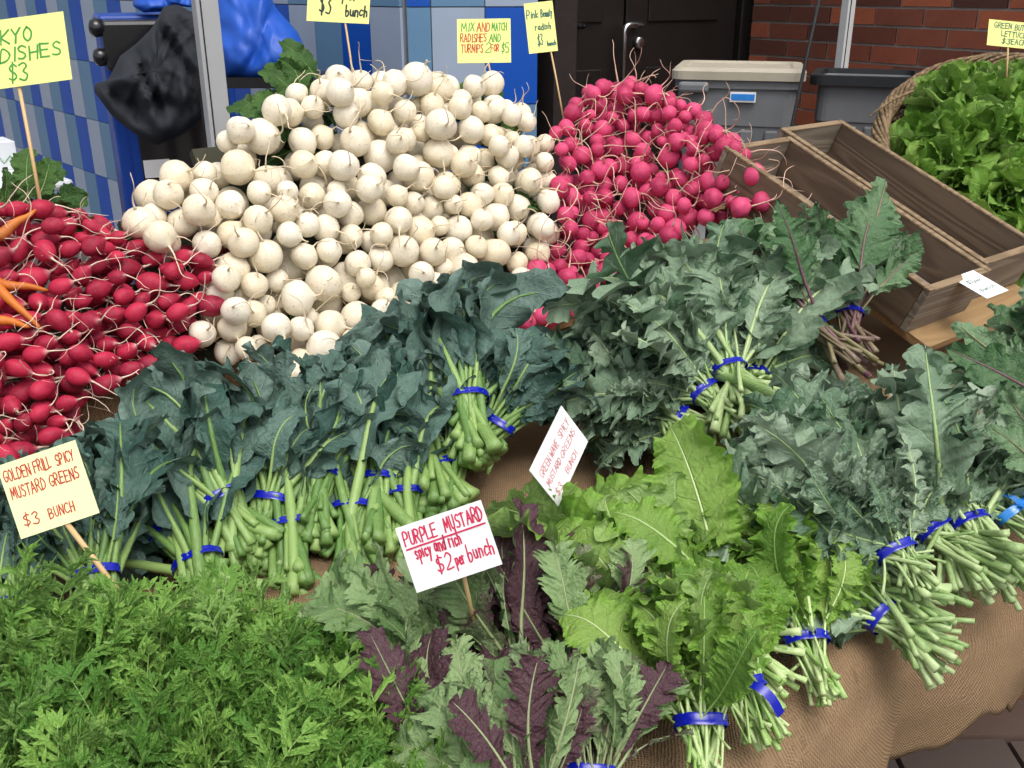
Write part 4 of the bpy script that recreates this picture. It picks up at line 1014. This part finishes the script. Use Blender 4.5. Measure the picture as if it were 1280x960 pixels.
m = MB(); m.box((-.20, -.14, zt - .03), (.20, .14, zt + .004)); m.build('trestle_top', M['black_plastic'], ST, False)
for x in (-.17, .17):
    for y in (-.11, .11): m = MB(); m.box((x - .015, y - .015, 0), (x + .015, y + .015, zt - .03)); m.build('leg', M['black_plastic'], ST, False)

# white folding table with a box and green pen
tc = on(92, 224, 0.76); FT = empty('folding_table', (tc.x, tc.y, 0), math.radians(42)); tag(FT, 'white plastic folding table by the tiled wall', 'table')
m = MB(); m.box((-1.5, 0.0, .72), (0.0, .62, .76)); bevel(m.build('table_top', M['white_plastic'], FT, False), .015)
for x in (-1.35, -.12):
    for y in (.08, .54): m = MB(); m.tube([(x, y, 0), (x, y, .72)], .014, 8); m.build('leg', M['pole_grey'], FT)
bx = on(8, 212, 0.76); o = empty('cash_box', (bx.x, bx.y, .76), math.radians(40)); tag(o, 'small pale box with green scribble on the white folding table', 'box')
m = MB(); m.box((-.16, -.02, 0), (.05, .16, .12)); bevel(m.build('box_body', M['white_plastic'], o, False), .004)
m = MB(); m.tube([(-.07, -.0225, .03), (-.03, -.0225, .07), (-.01, -.0225, .03), (.02, -.0225, .06), (.035, -.0225, .03)], .002, 5); m.build('scribble', M['ink_green'], o)
p = on(20, 219, .77); q = on(36, 216, .77); m = MB(); m.tube([p, p.lerp(q, .7), q.lerp(p, .28), q], [.008, .008, .0085, .007], 10)
tag(m.build('highlighter_pen', M['green_plastic']), 'bright green highlighter pen lying on the white folding table', 'pen')

# ------------------------------------------------------------------ hand-lettered signs
GL = {
 'A': [[(0, 0), (.35, 1), (.7, 0)], [(.14, .38), (.58, .38)]], 'B': [[(0, 0), (0, 1), (.4, .97), (.52, .78), (.36, .56), (0, .52)], [(.3, .54), (.58, .38), (.5, .08), (0, 0)]],
 'C': [[(.6, .85), (.4, 1), (.1, .8), (0, .45), (.14, .1), (.4, 0), (.62, .14)]], 'D': [[(0, 0), (.03, 1), (.42, .86), (.6, .5), (.42, .12), (0, 0)]],
 'E': [[(.55, 1), (0, 1), (0, 0), (.56, 0)], [(0, .52), (.45, .53)]], 'F': [[(.6, 1), (0, .98), (0, 0)], [(0, .52), (.45, .54)]],
 'G': [[(.6, .88), (.35, 1), (.06, .75), (.02, .3), (.3, 0), (.58, .15), (.6, .42), (.36, .42)]], 'H': [[(0, 1), (0, 0)], [(.55, 1), (.55, 0)], [(0, .5), (.55, .52)]],
 'I': [[(.15, 1), (.15, 0)]], 'K': [[(0, 1), (0, 0)], [(.55, 1), (.03, .45), (.58, 0)]], 'L': [[(0, 1), (0, 0), (.5, .02)]],
 'M': [[(0, 0), (.08, 1), (.38, .3), (.68, 1), (.78, 0)]], 'N': [[(0, 0), (.02, 1), (.55, .02), (.57, 1)]], 'O': [[(.3, 1), (.05, .75), (.04, .28), (.3, 0), (.56, .27), (.56, .74), (.3, 1)]],
 'P': [[(0, 0), (0, 1), (.4, .98), (.54, .75), (.4, .5), (0, .46)]], 'R': [[(0, 0), (0, 1), (.4, .98), (.52, .76), (.38, .54), (0, .5), (.25, .48), (.58, 0)]],
 'S': [[(.52, .9), (.3, 1), (.06, .82), (.14, .58), (.44, .44), (.52, .18), (.3, 0), (.02, .1)]], 'T': [[(-.02, 1), (.6, 1)], [(.3, 1), (.29, 0)]],
 'U': [[(0, 1), (.04, .2), (.27, 0), (.5, .2), (.54, 1)]], 'V': [[(0, 1), (.28, 0), (.58, 1)]], 'W': [[(0, 1), (.18, 0), (.4, .65), (.6, 0), (.8, 1)]],
 'X': [[(0, 1), (.55, 0)], [(.53, 1), (0, 0)]], 'Y': [[(0, 1), (.28, .52), (.56, 1)], [(.28, .52), (.22, 0)]],
 '2': [[(.02, .8), (.2, 1), (.46, .85), (.4, .5), (0, .02), (.55, .05)]], '3': [[(.04, .9), (.3, 1), (.5, .8), (.24, .55), (.52, .32), (.36, .02), (0, .1)]], '5': [[(.5, 1), (.08, 1), (.04, .56), (.34, .6), (.5, .32), (.34, .02), (0, .08)]],
 '$': [[(.5, .84), (.28, .92), (.06, .76), (.16, .56), (.42, .44), (.48, .2), (.26, .06), (.02, .16)], [(.28, 1.08), (.24, -.1)]],
 'a': [[(.42, .5), (.2, .55), (.02, .28), (.16, 0), (.38, .2), (.42, .5), (.42, .06), (.5, 0)]], 'b': [[(.02, 1), (.02, 0), (.3, .02), (.42, .28), (.26, .52), (.02, .4)]], 'c': [[(.4, .48), (.2, .56), (.02, .28), (.18, 0), (.42, .1)]],
 'd': [[(.4, .45), (.18, .54), (.02, .26), (.16, 0), (.4, .14), (.42, 1), (.42, 0)]], 'e': [[(.04, .28), (.4, .32), (.24, .56), (.03, .3), (.18, 0), (.42, .08)]], 'h': [[(.02, 1), (.02, 0)], [(.02, .36), (.22, .54), (.38, .4), (.4, 0)]],
 'i': [[(.08, .54), (.08, 0)], [(.08, .74), (.1, .78)]], 'k': [[(.02, 1), (.02, 0)], [(.38, .55), (.04, .26), (.42, 0)]], 'n': [[(.02, .54), (.02, 0)], [(.02, .36), (.22, .55), (.38, .4), (.4, 0)]],
 'p': [[(.02, .54), (.02, -.4)], [(.02, .42), (.26, .56), (.42, .3), (.26, .02), (.02, .1)]], 'r': [[(.02, .54), (.02, 0)], [(.02, .34), (.18, .54), (.34, .5)]], 's': [[(.34, .48), (.14, .55), (.06, .4), (.32, .18), (.2, 0), (.0, .06)]],
 't': [[(.14, .9), (.14, .05), (.3, .02)], [(0, .58), (.32, .6)]], 'u': [[(.02, .54), (.06, .1), (.22, 0), (.38, .2), (.4, .54), (.42, 0)]], 'y': [[(.02, .54), (.2, .06)], [(.42, .54), (.2, .06), (.04, -.36)]], '.': [[(.05, .0), (.08, .03)]], '_': [[(0, 0), (1, 0)]],
}
def smooth_poly(p, k=3):
    if len(p) < 4: return p
    out = []; n = len(p)
    for i in range(n - 1):
        a, b, c, d = p[max(i - 1, 0)], p[i], p[i + 1], p[min(i + 2, n - 1)]
        for j in range(k):
            t = j / k
            out.append(tuple(0.5 * (2 * b[q] + (c[q] - a[q]) * t + (2 * a[q] - 5 * b[q] + 4 * c[q] - d[q]) * t * t + (3 * b[q] - a[q] - 3 * c[q] + d[q]) * t ** 3) for q in (0, 1)))
    return out + [p[-1]]
CURVY = set('BCDGOPRSU235$abcdehnprsuy')
def lettering(mb, text, x, x1, y, h, wd, R, zc):
    x1 -= 0.08 * h; nat = sum(0.45 if ch == ' ' else max(p[0] for q in GL[ch] for p in q) + 0.24 for ch in text) * h - 0.24 * h
    sx = min(1.25, (x1 - x) / nat); x0 = x
    for ch in text:
        if ch == ' ': x += 0.45 * h * sx; continue
        small = h
        st = GL[ch]; wmax = max(p[0] for q in st for p in q); jy = R.uniform(-.05, .05) * h; sl = R.uniform(0.02, .14)
        for q in st:
            q = [(px + R.uniform(-.03, .03), py + R.uniform(-.03, .03)) for px, py in q]
            for q in ([smooth_poly(q)] if ch in CURVY else [q[i_:i_ + 2] for i_ in range(len(q) - 1)]):
              pts = [Vector((x + (px + sl * py) * small * sx, y + jy + py * small, 0)) for px, py in q]; zc[0] += 1; z = 0.0004 + 0.00003 * (zc[0] % 12); n = len(pts); V = []
              for i in range(n):
                  T = pts[min(i + 1, n - 1)] - pts[max(i - 1, 0)]; T = T.normalized() if T.length > 1e-9 else Vector((1, 0, 0))
                  w2 = wd * R.uniform(.42, .56); N = Vector((-T.y, T.x, 0)) * w2
                  e = T * (-w2 if i == 0 else w2 if i == n - 1 else 0)
                  V += [(pts[i] + e + N + Vector((0, 0, z))), (pts[i] + e - N + Vector((0, 0, z)))]
              mb.add(V, [(2 * i, 2 * i + 1, 2 * i + 3, 2 * i + 2) for i in range(n - 1)])
        x += (wmax + 0.24) * h * sx
    return x - x0
CR, CU, CF = Vector((1, 0, 0)), Vector((0, SP, CP)), Vector((0, CP, -SP))
def sign(label, c, A, B, s, paper, lines, stick_to, stick_s, stick_from=None, za=0.0, pen=0.0022, seed=0, underline=None, stick_r=0.0022):
    """c centre px, A px vector along the writing, B px vector down the card; lines: (x, x end, y, height, ink, text) in card fractions from top-left"""
    R = random.Random(seed); k = s / FPX
    a = CR * A[0] * k - CU * A[1] * k + CF * za
    zb = -((A[0] * B[0] + A[1] * B[1]) * k * k) / za if abs(za) > 1e-6 else 0.0
    b = CR * B[0] * k - CU * B[1] * k + CF * zb
    if abs(za) < 1e-6: b = b - a * (b.dot(a) / a.dot(a))
    W_, H_ = a.length, b.length; X = a.normalized(); Y = -b.normalized(); Y = (Y - X * Y.dot(X)).normalized(); Z = X.cross(Y); C = at(c[0], c[1], s)
    root = empty('price_sign'); MX = Matrix(((X.x, Y.x, Z.x, C.x), (X.y, Y.y, Z.y, C.y), (X.z, Y.z, Z.z, C.z), (0, 0, 0, 1))); root.matrix_world = MX
    tag(root, label, 'sign', 'hand-lettered price cards')
    nseg = 14; mb = MB(); cv = R.uniform(-.03, .03) * H_
    def f(zo): return lambda u, v: Vector(((u - .5) * W_, (v - .5) * H_, zo))
    mb.grid(f(0.0), 2, 2)
    i0 = mb.box((-W_ / 2, -H_ / 2, -0.0009), (W_ / 2, H_ / 2, -0.0001)); card = mb.build('card', M[paper], root, False)
    inks = {}; zc = [0]
    for x, x1, y, h, ink, text in lines:
        mb = inks.setdefault(ink, MB()); lettering(mb, text, (x - .5) * W_, (x1 - .5) * W_, (.5 - y) * H_, h * H_, pen, R, zc)
    if underline:
        x0, x1, y0, ink = underline; mb = inks.setdefault(ink, MB()); yy = (.5 - y0) * H_
        mb.add([((x0 - .5) * W_, yy, .0009), ((x0 - .5) * W_, yy - pen * 1.1, .0009), ((x1 - .5) * W_, yy - pen * .6, .0009), ((x1 - .5) * W_, yy + pen * .5, .0009)], [(0, 1, 2, 3)])
    for ink, mb in inks.items(): mb.build('lettering', M[ink], card, False)
    if stick_to:
        e = at(*stick_to, stick_s); inv = MX.inverted(); p1 = inv @ e
        p0 = Vector((0, -H_ * 0.1, -0.004)) if stick_from is None else inv @ at(*stick_from, s) + Vector((0, 0, -0.004))
        p0.z = -0.0010 - stick_r; p1.z = min(p1.z, p0.z)          # the stick is taped behind the card
        m = MB(); m.tube([p0, p0.lerp(p1, .5) + Vector((.0006, 0, 0)), p1], stick_r, 8); m.build('stick', M['bamboo'], root)
    return root
def heap_s(px, py): 
    p = heap_hit(px, py, -0.02); return (p.y * CP - (p.z - CAMZ) * SP)
s_ = heap_s(52, 268)
sign('yellow card lettered in green for radishes at three dollars', (22, 65), (125, -17), (26, 83), s_ - .02, 'paper_yellow', [(0.12, 0.66, .36, .20, 'ink_green', 'TOKYO'), (0.06, 0.93, .62, .19, 'ink_green', 'RADISHES'), (0.38, 0.58, .93, .26, 'ink_green', '$3')], (53, 268), s_, (20, 95), pen=.003, seed=1, stick_r=.0032)
s_ = heap_s(441, 110)
sign('yellow card reading three dollars per bunch above the turnips', (424, -10), (78, 4), (-2, 76), s_ + .02, 'paper_yellow', [(0.2, 0.4, .88, .33, 'ink_black', '$3'), (0.56, 0.8, .62, .17, 'ink_black', 'per'), (0.62, 0.97, .88, .17, 'ink_black', 'bunch')], (442, 108), s_ + .01, (430, 20), pen=.0036, seed=2)
s_ = heap_s(615, 110)
sign('yellow mix and match card lettered in green and red', (605, 51), (67, -1), (5, 55), s_ + .02, 'paper_yellow', [(0.08, 0.33, .28, .19, 'ink_green', 'MIX'), (0.37, 0.62, .28, .19, 'ink_red', 'AND'), (0.65, 0.93, .27, .17, 'ink_green', 'MATCH'), (0.06, 0.55, .52, .18, 'ink_red', 'RADISHES'), (0.6, 0.82, .52, .17, 'ink_green', 'AND'), (0.07, 0.49, .76, .18, 'ink_red', 'TURNIPS'), (0.52, 0.64, .77, .22, 'ink_green', '2'), (0.63, 0.78, .74, .15, 'ink_red', 'FOR'), (0.82, 0.97, .77, .22, 'ink_green', '$5')], (617, 112), s_, (607, 60), pen=.0021, seed=3)
s_ = heap_s(705, 140)
sign('narrow yellow pink beauty radish card before the dark door', (676, 34), (36, -4), (13, 62), s_ + .04, 'paper_yellow', [(0.06, 0.46, .30, .15, 'ink_teal', 'Pink'), (0.55, 0.95, .30, .15, 'ink_teal', 'Beauty'), (0.3, 0.85, .55, .13, 'ink_teal', 'radish'), (0.34, 0.54, .86, .22, 'ink_teal', '$3'), (0.66, 0.97, .88, .09, 'ink_teal', 'bunch')], (706, 145), s_, (688, 60), pen=.0024, seed=4)
sign('cream card lettered red for golden frill spicy mustard greens', (60, 612), (98, -33), (31, 91), 1.12, 'paper_cream', [(0.04, 0.38, .24, .15, 'ink_red', 'GOLDEN'), (0.42, 0.64, .24, .15, 'ink_red', 'FRILL'), (0.7, 0.93, .24, .14, 'ink_red', 'SPICY'), (0.06, 0.5, .48, .15, 'ink_red', 'MUSTARD'), (0.55, 0.92, .48, .15, 'ink_red', 'GREENS'), (0.1, 0.3, .87, .16, 'ink_red', '$3'), (0.42, 0.74, .87, .13, 'ink_red', 'BUNCH')], (124, 802), 1.02, (70, 640), pen=.0013, seed=5, stick_r=.0034)
sign('white card with underlined red purple mustard lettering at two dollars', (561, 683), (107, -36), (28, 80), 0.955, 'paper_white', [(0.05, 0.43, .30, .20, 'ink_pink', 'PURPLE'), (0.52, 0.97, .28, .20, 'ink_pink', 'MUSTARD'), (0.12, 0.66, .52, .22, 'ink_pink', 'spicy and rich'), (0.3, 0.5, .82, .24, 'ink_pink', '$2'), (0.52, 0.63, .80, .20, 'ink_pink', 'per'), (0.67, 0.97, .80, .24, 'ink_pink', 'bunch')], (594, 790), 1.02, (575, 700), pen=.0016, seed=6, underline=(.04, .97, .34, 'ink_pink'))
sign('tilted white green wave mustard card with faint red lettering', (700, 569), (42, -76), (36, 47), 1.20, 'paper_white', [(0.08, 0.35, .36, .15, 'ink_pale', 'GREEN'), (0.38, 0.6, .36, .15, 'ink_pale', 'WAVE'), (0.66, 0.93, .36, .15, 'ink_pale', 'SPICY'), (0.08, 0.46, .60, .13, 'ink_pale', 'MUSTARD'), (0.5, 0.92, .60, .13, 'ink_pale', 'GREENS'), (0.1, 0.3, .90, .15, 'ink_pale', '$3'), (0.42, 0.74, .88, .13, 'ink_pale', 'BUNCH')], (767, 665), 1.17, (712, 580), za=0.07, pen=.0012, seed=7)
sb_ = 2.30
sign('small yellow green butter lettuce card above the wicker basket', (1265, 43), (60, 6), (-7, 32), sb_, 'paper_yellow', [(0.12, 0.48, .30, .2, 'ink_teal', 'GREEN'), (0.55, 0.95, .32, .2, 'ink_teal', 'BUTTER'), (0.28, 0.8, .60, .2, 'ink_teal', 'LETTUCE'), (0.3, 0.5, .88, .2, 'ink_teal', '$3'), (0.5, 0.8, .88, .2, 'ink_teal', 'EACH')], (1259, 96), sb_, (1261, 50), pen=.0018, seed=8)
sc_ = (CM1 @ Vector((0.13, 0.0, 0.108))); scs = sc_.y * CP - (sc_.z - CAMZ) * SP
sign('small white card lying over the end of the wooden crate', (1225, 355), (36, -12), (28, 29), scs - .01, 'paper_white', [(0.2, 0.4, .40, .13, 'ink_teal', '$3'), (0.44, 0.8, .40, .12, 'ink_teal', 'per'), (0.2, 0.97, .75, .13, 'ink_teal', 'bunch')], None, 0, za=0.03, pen=.0012, seed=9)
